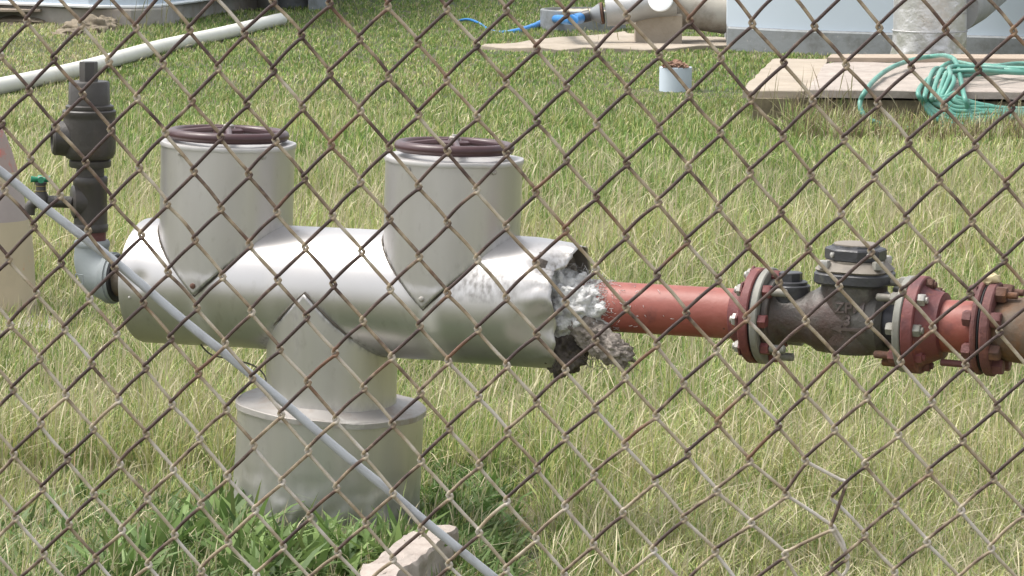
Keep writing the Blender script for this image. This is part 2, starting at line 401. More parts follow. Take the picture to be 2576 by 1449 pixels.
def upright(uc, lean):
    tc_ = tU(uc); ax = (Matrix.Rotation(math.radians(lean), 3, N) @ MZ)
    if (Matrix.Rotation(math.radians(lean), 3, N) @ MZ).dot(A) < 0: ax = (Matrix.Rotation(math.radians(-lean), 3, N) @ MZ)
    return tc_, ax.normalized()
def riser(uc, wpx, vtop, lean, seed):
    tc_, ax = upright(uc, lean); b0 = AX(tc_); r = R(wpx, uc); top = hV(tc_, vtop, b0, ax)
    xA = (A-ax*A.dot(ax)).normalized(); yN = ax.cross(xA)
    if yN.dot(N) < 0: yN = -yN
    bm = bmesh.new(); dl = bm.verts.layers.float.new('dirt'); ol = bm.verts.layers.float.new('oxide'); NSg, NV = 128, 40; cols = []
    for j in range(NSg):
        a = 2*math.pi*j/NSg; ca, sa = math.cos(a), math.sin(a); low = abs(r*ca)*.985-.004*(1-abs(ca))*4 ; col = []
        low = abs(r*ca)*.97-.006
        for i in range(NV+1):
            f = i/NV; h = low+(top-low)*f; rr = r*(1+.004*mn.noise(Vector((ca*1.5+seed, sa*1.5, h*9)))) + (.0015 if h < .03 else 0)
            v = bm.verts.new(b0+ax*h+xA*(rr*ca)+yN*(rr*sa)); col.append(v)
            v[dl] = .75*math.exp(-((h-low)/.006)**2)+.15*math.exp(-((h-low)/.03)**2); v[ol] = 0.0
        cols.append(col)
    for j in range(NSg):
        a_, b_ = cols[j], cols[(j+1) % NSg]
        for i in range(NV): bm.faces.new((a_[i], b_[i], b_[i+1], a_[i+1]))
    rj = bmobj('riser_jacket', bm, 'jack_v', pipe, sharp=60)
    m_ = rj.modifiers.new('thickness', 'SOLIDIFY'); m_.thickness = .0015; m_.offset = -1
    PINV[rj.name] = PINV[pipe.name]
    # rolled lip and lid
    bm = bmesh.new(); fr = frame(b0+ax*top, ax, xA)
    def wob(p, a, s, r_): p.z += .0022*mn.noise(Vector((math.cos(a)*2+seed*5, math.sin(a)*2, 0)))*min(1, r_/r); return p
    lathe(bm, fr, [(-.007, r+.0005), (-.0065, r+.0022), (-.001, r+.003), (.0015, r+.002), (.0025, r-.003), (.0015, r-.008), (.002, r*.55), (.004, .02)], 96, cap0=False, fn=wob)
    lid = bmobj('lid', bm, 'lip', None, sharp=50); sub(lid, rj)
    for aa in (1.28, .12, 2.6):
        d = xA*(-math.cos(aa))+yN*math.sin(aa); p = b0+ax*(top-.014)+d*(r+.001); bm = bmesh.new()
        lathe(bm, frame(p, d), [(0, .0055), (.003, .005), (.0032, .002), (.006, .002)], 6)
        s_ = bmobj('lid_screw', bm, 'bright', None); sub(s_, rj)
    # tip screw
    d = (yN*1.0+xA*0).normalized(); p = b0+ax*(.012)+d*(r+.001)
    bm = bmesh.new(); lathe(bm, frame(p, d), [(0, .0052), (.0025, .0052), (.004, .003)], 16)
    s_ = bmobj('tip_rivet', bm, 'bright' if seed == 2 else 'rust', None); sub(s_, rj)
    # sealant line following the mitre
    bm = bmesh.new(); pts = []
    for q in range(61):
        a = math.pi*q/60; ca, sa = math.cos(a), math.sin(a); h = abs(r*ca)*.97-.0085
        rr = (r+.001); rr2 = rp/ max(.2, 1)
        y_ = math.sqrt(max(0, (rp+.0015)**2-h*h)) if abs(h) < rp else 0
        y_ = max(y_, 0); yy = min(r*sa+.001, max(y_, r*sa*.93))
        pts.append(b0+ax*h+xA*(r*ca*1.01)+yN*(yy))
    sweep(bm, pts, lambda f: .0016+.0012*mn.noise(Vector((f*40, seed, 0))), 6)
    s_ = bmobj('sealant', bm, 'seam', None); sub(s_, rj)
    return tc_, ax, b0, top, r, xA, yN
R1 = riser(565, 334, 358, 1.8, 1)
R2 = riser(1132, 343, 396, 1.4, 2)
def handwheel(Rr, px, vc, tilt, rpx):
    tc_, ax, b0, top, r, xA, yN = Rr; uc = proj(b0+ax*top)[0]
    hc = hV(tc_, vc, b0, ax); c = b0+ax*hc; dz = proj(c)[2]
    rt = rpx/2*dz/FP; rw = px/2*dz/FP-rt
    ax2 = (ax+xA*tilt-yN*.016).normalized(); fr = frame(c, ax2, xA); x2 = fr.col[0].to_3d(); y2 = fr.col[1].to_3d()
    hw = bpy.data.objects.new('handwheel', None); S.collection.objects.link(hw); hw.parent = pipe; hw.matrix_parent_inverse = PINV[pipe.name]
    hw['label'] = 'dark maroon hand wheel on the riser top'
    bm = bmesh.new()
    sweep(bm, [c+(x2*math.cos(q)+y2*math.sin(q))*rw for q in [2*math.pi*k/72 for k in range(72)]], rt, 14, closed=True)
    me = bmobj('rim', bm, 'wheel'); sub(me, hw); me.matrix_parent_inverse = Matrix.Identity(4)
    bm = bmesh.new()
    for k in range(4):
        q = .5+k*math.pi/2; d = x2*math.cos(q)+y2*math.sin(q)
        sweep(bm, catmull([c+d*.012+ax2*.010, c+d*rw*.5+ax2*.006, c+d*rw+ax2*0], 6), .0062, 8)
    me = bmobj('spoke', bm, 'wheel'); sub(me, hw); me.matrix_parent_inverse = Matrix.Identity(4)
    bm = bmesh.new(); lathe(bm, frame(c, ax2), [(-.012, .02), (.0, .029), (.009, .029), (.012, .024)], 24)
    lathe(bm, frame(b0+ax*(top), ax), [(0, .012), (hc-top, .012)], 12)
    me = bmobj('hub', bm, 'wheel'); sub(me, hw); me.matrix_parent_inverse = Matrix.Identity(4)
    bm = bmesh.new(); lathe(bm, frame(c+ax2*.011, ax2), [(0, .0105), (.006, .0105), (.008, .008)], 6)
    lathe(bm, frame(c+ax2*.018, ax2), [(0, .005), (.004, .0045)], 12)
    me = bmobj('hub_nut', bm, 'bright'); sub(me, hw); me.matrix_parent_inverse = Matrix.Identity(4)
    return hw
handwheel(R1, 307, 338, -.010, 27)
handwheel(R2, 303, 369, -.006, 28)
# neck down to the drum and the drum itself
tc_, axn = upright(838, 1.0); b0 = AX(tc_); rn = R(330, 838)
xA = (A-axn*A.dot(axn)).normalized(); yN = axn.cross(xA); yN = yN if yN.dot(N) > 0 else -yN
hd = hV(tc_, 1016, b0, axn)
bm = bmesh.new(); dl = bm.verts.layers.float.new('dirt'); ol = bm.verts.layers.float.new('oxide'); cols = []
for j in range(128):
    a = 2*math.pi*j/128; ca, sa = math.cos(a), math.sin(a); up = -(abs(rn*ca)*.97)+.008; col = []
    for i in range(31):
        f = i/30; h = hd+(up-hd)*f; rr = rn*(1+.005*mn.noise(Vector((ca*1.5, sa*1.5+4, h*8))))
        v = bm.verts.new(b0+axn*h+xA*(rr*ca)+yN*(rr*sa)); col.append(v)
        v[dl] = .8*math.exp(-((h-up)/.008)**2)+.35*math.exp(-((h-hd)/.02)**2)+.5*math.exp(-(ca+.12)**2/.004)*max(0, min(1, (h-hd)/.2-.2)); v[ol] = .3*math.exp(-((h-hd)/.03)**2)
    cols.append(col)
for j in range(128):
    a_, b_ = cols[j], cols[(j+1) % 128]
    for i in range(30): bm.faces.new((a_[i], b_[i], b_[i+1], a_[i+1]))
nk = bmobj('neck_jacket', bm, 'jack_v', pipe, sharp=60)
m_ = nk.modifiers.new('thickness', 'SOLIDIFY'); m_.thickness = .0015; m_.offset = -1
bm = bmesh.new(); pts = []
for q in range(61):
    a = math.pi*q/60; ca, sa = math.cos(a), math.sin(a); h = -abs(rn*ca)*.97+.0105
    y_ = math.sqrt(max(0, (rp+.0015)**2-h*h)) if abs(h) < rp else 0
    pts.append(b0+axn*h+xA*(rn*ca*1.01)+yN*min(rn*sa+.001, max(y_, rn*sa*.93)))
sweep(bm, pts, lambda f: .0022+.0022*mn.noise(Vector((f*50, 7, 0))), 6)
bmobj('sealant', bm, 'seam', pipe)
# drum leans a little
tcd, axd = upright(838, 3.2); bd = b0+axn*hd
rd = 470/2*proj(bd)[2]/FP
axd2 = axd
xD = (A-axd2*A.dot(axd2)).normalized(); yD = axd2.cross(xD); yD = yD if yD.dot(N) > 0 else -yD
hgt = bd.z/axd2.z
bm = bmesh.new(); dl = bm.verts.layers.float.new('dirt'); ol = bm.verts.layers.float.new('oxide'); cols = []
for j in range(160):
    a = 2*math.pi*j/160; ca, sa = math.cos(a), math.sin(a); col = []
    for i in range(61):
        f = i/60; h = -hgt-.03+(hgt+.03)*f
        rr = rd*(1+.006*mn.noise(Vector((ca*2+3, sa*2, h*5))))
        low = max(0, min(1, (-h-.10)/.14))
        rr += low*(.007*mn.noise(Vector((ca*5+9, sa*5, h*16)))+.006*mn.noise(Vector((ca*12, sa*12, h*40))))
        kk = math.exp(-((ca+.55)/.10)**2-((h+.20)/.03)**2)*(1 if sa > 0 else 0); rr -= .016*kk
        v = bm.verts.new(bd+axd2*h+xD*(rr*ca)+yD*(rr*sa)); col.append(v)
        v[dl] = min(1, .25*low+.8*kk+.4*math.exp(-(h/.006)**2)+.25*math.exp(-(ca+.3)**2/.003)*math.exp(-((h+.09)/.04)**2)); v[ol] = .35*low*max(0, mn.noise(Vector((ca*3, h*9, 1)))+.3)
    cols.append(col)
for j in range(160):
    a_, b_ = cols[j], cols[(j+1) % 160]
    for i in range(60): bm.faces.new((a_[i], b_[i], b_[i+1], a_[i+1]))
bmobj('pedestal_drum', bm, 'jack_v', pipe, sharp=60)
bm = bmesh.new(); dl = bm.verts.layers.float.new('dirt'); fr = frame(bd, axd2, xD)
def wob(p, a, s, r_): p.z += .004*mn.noise(Vector((math.cos(a)*2, math.sin(a)*2, 6)))*min(1, r_/rd); return p
lathe(bm, fr, [(-.010, rd+.0005), (-.010, rd+.0035), (.000, rd+.0038), (.0015, rd+.0015), (.000, rd-.004), (.002, rd-.03), (.010, rn+.004), (.012, rn*.8)], 128, cap0=False, fn=wob)
bmobj('drum_lid', bm, mat('lid_dusty', (.36, .34, .32), .55, .35, noise=.12, nscale=10, spots=[((.24, .17, .12), 16, .48, .66, .6), ((.66, .64, .61), 12, .6, .7, .6)], bump=.3, bscale=18), pipe, sharp=50)
# torn insulation at the right mouth
bm = bmesh.new()
def rough(p, a, s, r_):
    k = 1+.10*mn.fractal(Vector((math.cos(a)*2.5, math.sin(a)*2.5, s*25)), 1, 2, 4); return Vector((p.x*k, p.y*k, p.z+.012*mn.noise(Vector((math.cos(a)*3, math.sin(a)*3, r_*40)))))
lathe(bm, frame(AX(tU(1340)), A), [(0, .108), (.02, .110), (.04, .108), (.055, .098), (.058, .085), (.054, .07), (.05, .055)], 96, cap0=False, fn=rough)
bmobj('insulation_core', bm, 'dark', pipe, sharp=180)
bm = bmesh.new()
c = AX(tU(1418))
blob(bm, frame(AX(tU(1425))-Z*.004+N*.014, A, Z), (.066, .060, .062), 1, .16, 3.0, 5)
blob(bm, frame(AX(tU(1462))-Z*.012+N*.018, A, Z), (.054, .056, .07), 2, .20, 3.5, 5)
blob(bm, frame(AX(tU(1500))+N*.006-Z*.004, A, Z), (.0475, .0475, .040), 3, .05, 7, 5)
for k in range(380):
    th = random.uniform(-1.9, 1.9); tt = tU(random.uniform(1405, 1520)); rr = random.uniform(.046, .074)*(1-.25*(tt-tU(1405))/(tU(1530)-tU(1405)))
    p = AX(tt)+N*(rr*math.cos(th))+Z*(rr*math.sin(th)); q = p+Vector((random.gauss(0, .012), random.gauss(0, .008), random.gauss(-.002, .012)))
    m1 = (p+q)/2+Vector((random.gauss(0, .004), random.gauss(0, .004), random.gauss(0, .004)))
    sweep(bm, [p, m1, q], random.uniform(.0003, .0006), 3)
for k in range(900):
    th = random.gauss(.3, 1.0); uu = 1485+abs(random.gauss(0, 30))*(1 if random.random() < .85 else 2.5); tt = tU(uu); rr = .0455+random.uniform(0, .0015)
    p = AX(tt)+N*(rr*math.cos(th))+Z*(rr*math.sin(th)); th2 = th+random.gauss(0, .07); q = AX(tt+random.gauss(0, .005))+N*(rr*math.cos(th2))+Z*(rr*math.sin(th2))
    sweep(bm, [p, (p+q)/2+(p+q-AX(tt)*2).normalized()*.001, q], random.uniform(.0003, .0006), 3)
f_ = bmobj('torn_glass_wool', bm, 'fluff', pipe, sharp=180); f_['label'] = 'white fluffy glass wool spilling round the red pipe'
bm = bmesh.new()
p0 = AX(tU(1425))-Z*.062+N*.03; p1 = proj(p0)
def Pd(u, v, d=0.0):
    t_ = tU(u); q = AX(t_)+N*d; k = ray(u, v); return C0+k*(proj(q)[2])
blob(bm, frame(Pd(1480, 838, .05), A-Z*.6), (.026, .030, .046), 5, .2, 2.2, 5)
blob(bm, frame(Pd(1528, 872, .05), A-Z*.5, Z), (.026, .028, .046), 6, .22, 2.2, 5)
blob(bm, frame(Pd(1554, 886, .05), A-Z*.3, Z), (.020, .020, .028), 7, .25, 2.4, 5)
for k in range(160):
    p = Pd(random.uniform(1455, 1585), random.uniform(870, 925), .05); q = p+Vector((random.gauss(0, .01), 0, random.gauss(-.005, .01)))
    sweep(bm, [p, q], .0005, 3)
f_ = bmobj('hanging_wool', bm, 'wool', pipe, sharp=180); f_['label'] = 'dirty grey clump of insulation sagging under the red pipe'
bm = bmesh.new()
blob(bm, frame(Pd(1418, 880, .03), A), (.040, .042, .042), 8, .22, 2.4, 5)
f_ = bmobj('sooty_insulation', bm, 'dark', pipe, sharp=180)
# cable under the pipe
cb = catmull([Pd(503, 864, .02), Pd(516, 880, .05), Pd(536, 894, .05), Pd(575, 902, .05), Pd(608, 910, .05), Pd(634, 918, .06), Pd(655, 932, .07), Pd(668, 952, .09), Pd(668, 985, .10)], 8)
bm = bmesh.new(); sweep(bm, cb, .0016, 6); tag(bmobj('black_cable', bm, 'label'), 'thin black cable drooping from under the silver pipe to its neck', 'cable')

# ------------------------------------------------------------------ relief valve on galvanised elbow (far left)
def V(u, v, d=0.0): return Pd(u, v, d)
tv = tU(232); bv = AX(tv); zv = proj(bv)[2]; SC = zv/FP
valve = thing('relief_valve', (bv.x, bv.y, 0), 'dark grey relief valve with a small tap on a galvanised elbow', 'valve')
def vert(u, v): return C0+ray(u, v)*(proj(bv)[2])
axv = MZ; b0v = bv
def hv(v): return hV(tv, v, bv, MZ)
def vlathe(name, u, prof, m, seg=40, rot=0.0, par=valve, **kw):
    base = AX(tv)+Vector(((u-232)*SC, 0, 0)); bm = bmesh.new()
    lathe(bm, frame(base, MZ), [(hV(tv, v, base, MZ), w_/2*SC) for v, w_ in prof], seg, rot=rot)
    return bmobj(name, bm, m, par)
vlathe('adjusting_stem', 227, [(206, 46), (158, 46), (155, 44)], 'valve', 6, .25)
vlathe('bonnet', 228, [(268, 104), (208, 102), (204, 96)], 'valve', 12, .1)
vlathe('bonnet_ring', 229, [(276, 118), (274, 120), (266, 120), (263, 110)], 'valve', 40)
bdy = vlathe('body', 228, [(402, 96), (396, 118), (386, 128), (372, 131), (300, 130), (292, 130), (289, 134), (279, 134), (276, 128)], 'valve', 40)
p = AX(tv)+MZ*hv(348)+Vector((-20*SC, 0, 0)); dd = (Vector((-1, -.25, 0))).normalized()
bm = bmesh.new(); lathe(bm, frame(p, dd), [(0, 44*SC), (52*SC, 44*SC), (58*SC, 42*SC), (72*SC, 42*SC), (78*SC, 36*SC), (78.5*SC, 28*SC), (50*SC, 26*SC)], 32, cap1=True)
bmobj('outlet_port', bm, 'valve', valve)
vlathe('collar', 229, [(420, 100), (416, 105), (404, 105), (401, 98)], 'valve', 40)
vlathe('nipple', 229, [(448, 70), (418, 70)], 'valve', 32)
vlathe('tee', 229, [(582, 84), (578, 88), (566, 88), (563, 84), (561, 84), (466, 84), (464, 86), (448, 88), (444, 84)], 'valve', 40)
p = AX(tv)+MZ*hv(506)+Vector((-6*SC, 0, 0))
bm = bmesh.new(); lathe(bm, frame(p, Vector((-1, -.3, 0))), [(0, 40*SC), (24*SC, 42*SC), (40*SC, 42*SC), (44*SC, 36*SC), (44*SC, 16*SC)], 32)
bmobj('tee_branch', bm, 'valve', valve)
vlathe('threaded_nipple', 232, [(612, 68), (598, 70), (580, 70)], 'mauve', 32)
# small tap
zt = hv(506); P0 = AX(tv)+MZ*zt
tp = bpy.data.objects.new('tap', None); S.collection.objects.link(tp); tp.parent = valve; tp.matrix_parent_inverse = PINV[valve.name]
bm = bmesh.new(); x = lambda u, v: AX(tv)+Vector(((u-232)*SC, -.01, hv(v)))
sweep(bm, [x(185, 508), x(125, 506)], 15*SC, 16)
lathe(bm, frame(x(107, 520), MZ), [(0, 15*SC), (6*SC, 20*SC), (26*SC, 20*SC), (40*SC, 13*SC), (56*SC, 12*SC), (56.2*SC, 15*SC), (62*SC, 15*SC)], 24)
sweep(bm, catmull([x(110, 508), x(92, 510), x(80, 520), x(78, 540)], 6), lambda f: (15-2*f)*SC, 14)
me = bmobj('tap_body', bm, 'valve'); sub(me, tp); me.matrix_parent_inverse = Matrix.Identity(4)
bm = bmesh.new(); c_ = x(106, 452)
for q in range(4):
    d = Vector((math.cos(.2+q*math.pi/2), math.sin(.2+q*math.pi/2), .08)); sweep(bm, [c_, c_+d*12*SC, c_+d*24*SC], lambda f: (5+3.5*f)*SC, 10)
lathe(bm, frame(x(106, 458), MZ), [(0, 8*SC), (10*SC, 8*SC)], 12)
me = bmobj('tap_handle', bm, 'green'); sub(me, tp); me.matrix_parent_inverse = Matrix.Identity(4)
bm = bmesh.new(); lathe(bm, frame(x(106, 448), MZ), [(0, 7*SC), (4*SC, 6*SC)], 12)
me = bmobj('handle_screw', bm, 'bright'); sub(me, tp); me.matrix_parent_inverse = Matrix.Identity(4)
bm = bmesh.new(); lathe(bm, frame(x(106, 468), MZ), [(0, 13.5*SC), (1.6*SC, 13.5*SC)], 16); lathe(bm, frame(x(106, 480), MZ), [(0, 16*SC), (1.6*SC, 16*SC)], 16)
me = bmobj('packing_ring', bm, 'brass'); sub(me, tp); me.matrix_parent_inverse = Matrix.Identity(4)
# elbow
bm = bmesh.new(); E = lambda u, v, d=0: AX(tv)+Vector(((u-232)*SC, d, hv(v)))
ex = tU(300)
pe = [E(228, 606), E(228, 640), E(229, 662)]; pc = AX(tU(262)); pw = AX(tU(296))
ra_ = .046; ce = AX(tU(231))+A*ra_+MZ*ra_
cx = [AX(tU(231))+MZ*hv(612), AX(tU(231))+MZ*(ra_+.004)]+[ce-A*(ra_*math.cos(q))-MZ*(ra_*math.sin(q)) for q in [math.pi/2*k/12 for k in range(13)]]+[AX(tU(285)), AX(tU(296))]
sweep(bm, cx, lambda f: (43+18*min(1, max(0, f-.08)*1.35))*SC, 36)
lathe(bm, frame(AX(tv)+MZ*hv(618), MZ), [(-.004, 42*SC), (0, 45*SC), (10*SC, 45*SC), (14*SC, 42*SC)], 36)
lathe(bm, frame(AX(tU(274)), A), [(0, 60*SC), (2*SC, 65*SC), (16*SC, 65*SC), (18*SC, 58*SC)], 40)
elb = bmobj('elbow', bm, 'galv', valve, sharp=50); elb['label'] = 'light grey galvanised elbow with rust stains'
PINV[elb.name] = PINV[valve.name]
bm = bmesh.new(); lathe(bm, frame(AX(tU(294)), A), [(0, 58*SC), (3*SC, 60*SC), (8*SC, 58*SC)], 40)
bmobj('gasket_ring', bm, 'black', valve)
bm = bmesh.new(); sweep(bm, [AX(tU(296)), AX(tL+.01)], 46*SC, 32); bmobj('stub_pipe', bm, 'rustpipe', valve)
bm = bmesh.new(); cc = [E(213+dx_, 688+dy_, -.078) for dx_, dy_ in ((-10, -12), (9, -9), (9, 14), (-10, 10))]
for k in range(4): sweep(bm, [cc[k], cc[(k+1) % 4]], .0012, 6)
sub(bmobj('cast_mark', bm, 'galv'), elb)

# ------------------------------------------------------------------ red pipes, flanges, check valve
def ang(c, r, th): return c+N*(r*math.cos(math.radians(th)))+Z*(r*math.sin(math.radians(th)))
LEANF = math.radians(1.6)
Af = (A-Z*math.sin(LEANF)).normalized(); Zf = (Z-Af*Z.dot(Af)).normalized()
def fdisc(name, u0, du, px, m, par, b=.0025, hole=None):
    t0 = tU(u0); bm = bmesh.new(); r = px/2*proj(AX(t0))[2]/FP
    lathe(bm, frame(AX(t0), Af, N), bevprof(0, du, r, b), 96); return bmobj(name, bm, m, par), t0, r
def bolts(name, u0, off, rb, sgn, m, par, stud=0.0, ths=range(0, 360, 45), r=.0115, h=.011, rs=.0065):
    for k, th in enumerate(ths):
        c = AX(tU(u0)); p = c+N*(rb*math.cos(math.radians(th)))+Zf*(rb*math.sin(math.radians(th)))+Af*off
        bm = bmesh.new(); hexbolt(bm, p, Af*sgn, r, h, stud, rs, rot=.3+k*.7)
        bmobj(name, bm, m, par)
redp = thing('red_pipe', (AX(tU(1700)).x, AX(tU(1700)).y, 0), 'long red painted pipe running from torn insulation to the valve', 'pipe', 'red painted pipe lengths')
bm = bmesh.new(); sweep(bm, [AX(tU(1380)+(tU(1850)-tU(1380))*k/20) for k in range(21)], R(127, 1784), 64)
bmobj('pipe_wall', bm, 'red', redp)
tr = tU(1850); bm = bmesh.new(); rq = R(127, 1784)
lathe(bm, frame(AX(tr), A), [(0, rq+.0005), (.003, rq+.005), (.014, rq+.009), (.032, rq+.014), (.040, rq+.02)], 64); bmobj('flange_neck', bm, 'redf', redp)
UF = 1893
f1, tf1, rf1 = fdisc('flange', UF, .0175, 241, 'redf', redp)
bolts('nut', UF, -.001, rf1*.83, -1, 'bright', redp, stud=.006)
bolts('dark_washer', UF, .0, rf1*.83, -1, 'mauve', redp, r=.017, h=.004)
chk = thing('check_valve', (AX(tU(2100)).x, AX(tU(2100)).y, 0), 'grey cast iron check valve with raised letters and an arrow, bolted between red flanges', 'valve')
def fl(name, tt, du, r, m, par, b=.002):
    bm = bmesh.new(); lathe(bm, frame(AX(tt), Af, N), bevprof(0, du, r, b), 96); return bmobj(name, bm, m, par)
fl('gasket', tf1+.0185, .003, rf1-.004, 'black', chk, .0005)
fl('inlet_flange', tf1+.022, .013, rf1+.001, 'greyfl', chk)
fl('inlet_backing', tf1+.0355, .012, rf1-.016, 'cast', chk)
for k, th in enumerate(range(0, 360, 45)):
    p = AX(tf1+.036)+N*(rf1*.83*math.cos(math.radians(th)))+Zf*(rf1*.83*math.sin(math.radians(th)))
    bm = bmesh.new(); hexbolt(bm, p, Af, .0125, .014, .0, rot=k); bmobj('inlet_nut', bm, 'redf', chk)
    if k == 0: continue
    bm = bmesh.new(); lathe(bm, frame(p+Af*.015, Af), [(0, .0072), (.026, .0072), (.028, .005)], 14); bmobj('stud', bm, 'greyfl', chk)
# body: inlet barrel, main chamber, outlet
rb_ = R(128, 1980)
bm = bmesh.new(); ti = tf1+.045; tm0 = tU(2066); tm1 = tU(2236)
lathe(bm, frame(AX(ti), A, N), [(0, rb_+.012), (.006, rb_+.004), (.014, rb_), (tU(2030)-ti, rb_), (tU(2050)-ti, rb_+.006), (tU(2062)-ti, rb_+.012), (tU(2085)-ti, rb_+.014), (tm1-ti-.01, rb_+.013), (tm1-ti, rb_+.004)], 64)
bodyo = bmobj('body', bm, 'cast', chk); PINV[bodyo.name] = PINV[chk.name]
tcb = tU(2146); cbp = AX(tcb); axb = (MZ+A*.018).normalized(); rc = R(167, 2146)
bm = bmesh.new(); hb0 = hV(tcb, 884, cbp, axb); hb1 = hV(tcb, 706, cbp, axb)
lathe(bm, frame(cbp, axb, N), [(hb0, rc*.82), (hb0+.006, rc*.93), (hb0+.02, rc), (hb1, rc)], 64)
bmobj('chamber', bm, 'cast', chk)
# bonnet: rounded octagonal plate, dusty dome, cap
def poly8(cx_, r1, k=.72, n=16):
    out = []
    for q in range(n*4):
        a = 2*math.pi*q/(n*4); ca, sa = math.cos(a), math.sin(a); p_ = 5.0
        rr = r1/((abs(ca)**p_+abs(sa)**p_)**(1/p_)); out.append((rr*ca, rr*sa))
    return out
def squircle(name, h0, h1, r, m, p_=4.5, bev=.004, par=chk, topr=1.0, rot=0.0):
    bm = bmesh.new(); fr = frame(cbp, axb, N); rows = []
    for h, k in ((h0, 1-bev/r), (h0+bev, 1), (h1-bev, 1*topr+(1-topr)*.15), (h1, topr-bev/r)):
        row = []
        for q in range(72):
            a = 2*math.pi*q/72; ca, sa = math.cos(a), math.sin(a); rr = r*k/((abs(ca)**p_+abs(sa)**p_)**(1/p_))
            a2 = a+rot; row.append(bm.verts.new(fr @ Vector((rr*math.cos(a2), rr*math.sin(a2), h))))
        rows.append(row)
    for a_, b_ in zip(rows, rows[1:]):
        for i in range(72): bm.faces.new((a_[i], a_[(i+1) % 72], b_[(i+1) % 72], b_[i]))
    bm.faces.new(rows[-1]); bm.faces.new(rows[0][::-1]); return bmobj(name, bm, m, par, sharp=30)
h_ = lambda v: hV(tcb, v, cbp, axb)
rbn = R(205, 2148)
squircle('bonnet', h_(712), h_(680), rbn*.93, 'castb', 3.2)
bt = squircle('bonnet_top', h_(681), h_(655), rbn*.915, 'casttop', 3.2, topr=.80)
rcap = R(152, 2150)
bm = bmesh.new(); lathe(bm, frame(cbp, axb, N), [(h_(664), rcap*.98), (h_(652), rcap*.98)], 48); bmobj('cap_seat', bm, 'casttop', chk)
bm = bmesh.new(); lathe(bm, frame(cbp, axb, N), [(h_(651), rcap*.98), (h_(650), rcap*1.02), (h_(626), rcap*1.02), (h_(622), rcap*.97), (h_(619), rcap*.80), (h_(615), rcap*.78), (h_(613), rcap*.70)], 8, rot=.35)
capo = bmobj('bonnet_cap', bm, 'castb', chk, sharp=25)
bm = bmesh.new(); lathe(bm, frame(cbp, axb, N), [(h_(616), rcap*.74), (h_(612.5), rcap*.74), (h_(611.5), rcap*.70)], 48); bmobj('cap_disc', bm, 'casttop', chk)
for k in range(4):
    a = math.pi/4+k*math.pi/2+.15; p = cbp+axb*h_(668)+(N*math.cos(a)+A*math.sin(a))*(rbn*.93)
    bm = bmesh.new(); hexbolt(bm, p, axb, .0105, .013, .0, rot=k); bmobj('bonnet_bolt', bm, 'bright' if k % 2 else 'greyfl', chk)
for a in (-.55, .75):
    d = N*math.cos(a)+A*math.sin(a); p = cbp+axb*h_(636)+d*(rcap*.96)
    bm = bmesh.new(); lathe(bm, frame(p, d), [(0, .0045), (.005, .0045), (.006, .003)], 12); bmobj('cap_screw', bm, 'bright', chk)
# small plugged port on the inlet barrel
tpp = tU(1987); cp = AX(tpp); rpp = R(100, 1987)
bm = bmesh.new(); hh = lambda v: hV(tpp, v, cp, MZ)
lathe(bm, frame(cp, MZ, N), [(hh(775), rpp*.98), (hh(738), rpp), (hh(718), rpp), (hh(715), rpp*.93)], 40); bmobj('port_boss', bm, 'castb', chk)
bm = bmesh.new(); lathe(bm, frame(cp, MZ, N), [(hh(716), rpp*.86), (hh(708), rpp*.86), (hh(706), rpp*.78)], 40); lathe(bm, frame(cp, MZ, N), [(hh(707), rpp*.60), (hh(686), rpp*.60), (hh(684), rpp*.54)], 8, rot=.4); bmobj('plug', bm, 'castb', chk, sharp=30)
# outlet band, flange
tb0 = tU(2236); UF2 = 2297
tf2 = tU(UF2); rf2 = 247/2*proj(AX(tf2))[2]/FP
bm = bmesh.new(); lathe(bm, frame(AX(tb0-.01), A, N), [(0, R(125, 2240)), (tf2-tb0+.005, R(125, 2240))], 64); bmobj('outlet_band', bm, 'navy', chk)
fl('outlet_flange', tf2-.014, .0135, rf2-.001, 'greyfl', chk)
for k, th in enumerate(range(0, 360, 45)):
    p = AX(tf2-.0145)+N*(rf2*.83*math.cos(math.radians(th)))+Zf*(rf2*.83*math.sin(math.radians(th)))
    bm = bmesh.new(); hexbolt(bm, p, -Af, .0115, .012, .0, rot=k); bmobj('outlet_nut', bm, 'greyfl' if k not in (5, 6, 7) else 'mauve', chk)
    if k == 0: continue
    bm = bmesh.new(); lathe(bm, frame(p-Af*.012, -Af), [(0, .0068), (.024, .0068), (.026, .005)], 14); bmobj('outlet_stud', bm, 'greyfl' if k not in (5, 6, 7) else 'rust', chk)
# raised lettering wrapped on the chamber
def letters(txt, u, v, size, name='raised_lettering'):
    cu = bpy.data.curves.new('txt', 'FONT'); cu.body = txt; cu.size = size; cu.extrude = .0022; cu.align_x = 'CENTER'; cu.align_y = 'CENTER'; cu.offset = .0004
    o = bpy.data.objects.new('txt', cu); S.collection.objects.link(o); bpy.context.view_layer.update()
    me = bpy.data.meshes.new_from_object(o.evaluated_get(bpy.context.evaluated_depsgraph_get())); bpy.data.objects.remove(o); me.name = name
    return me
thc = -ALPHA-math.atan((2146-1288)/FP)     # direction of the camera-facing meridian
def wrap(me, u, v, rad):
    hc = hV(tcb, v, cbp, axb); rb2 = rb_+.0142
    def surf(s_, h_2): return max(math.sqrt(max(0, rc*rc-s_*s_)), math.sqrt(max(0, rb2*rb2-h_2*h_2)))
    s0 = min((abs(proj(cbp+axb*hc+A*x_+N*surf(x_, hc))[0]-u), x_) for x_ in [k*.0005 for k in range(-90, 90)])[1]
    for vv in me.vertices:
        sx = s0+vv.co.x*1.04; hh2 = hc+vv.co.y; vv.co = cbp+axb*hh2+A*sx+N*(surf(sx, hh2)+vv.co.z)
    return me
rl = rc+.0003
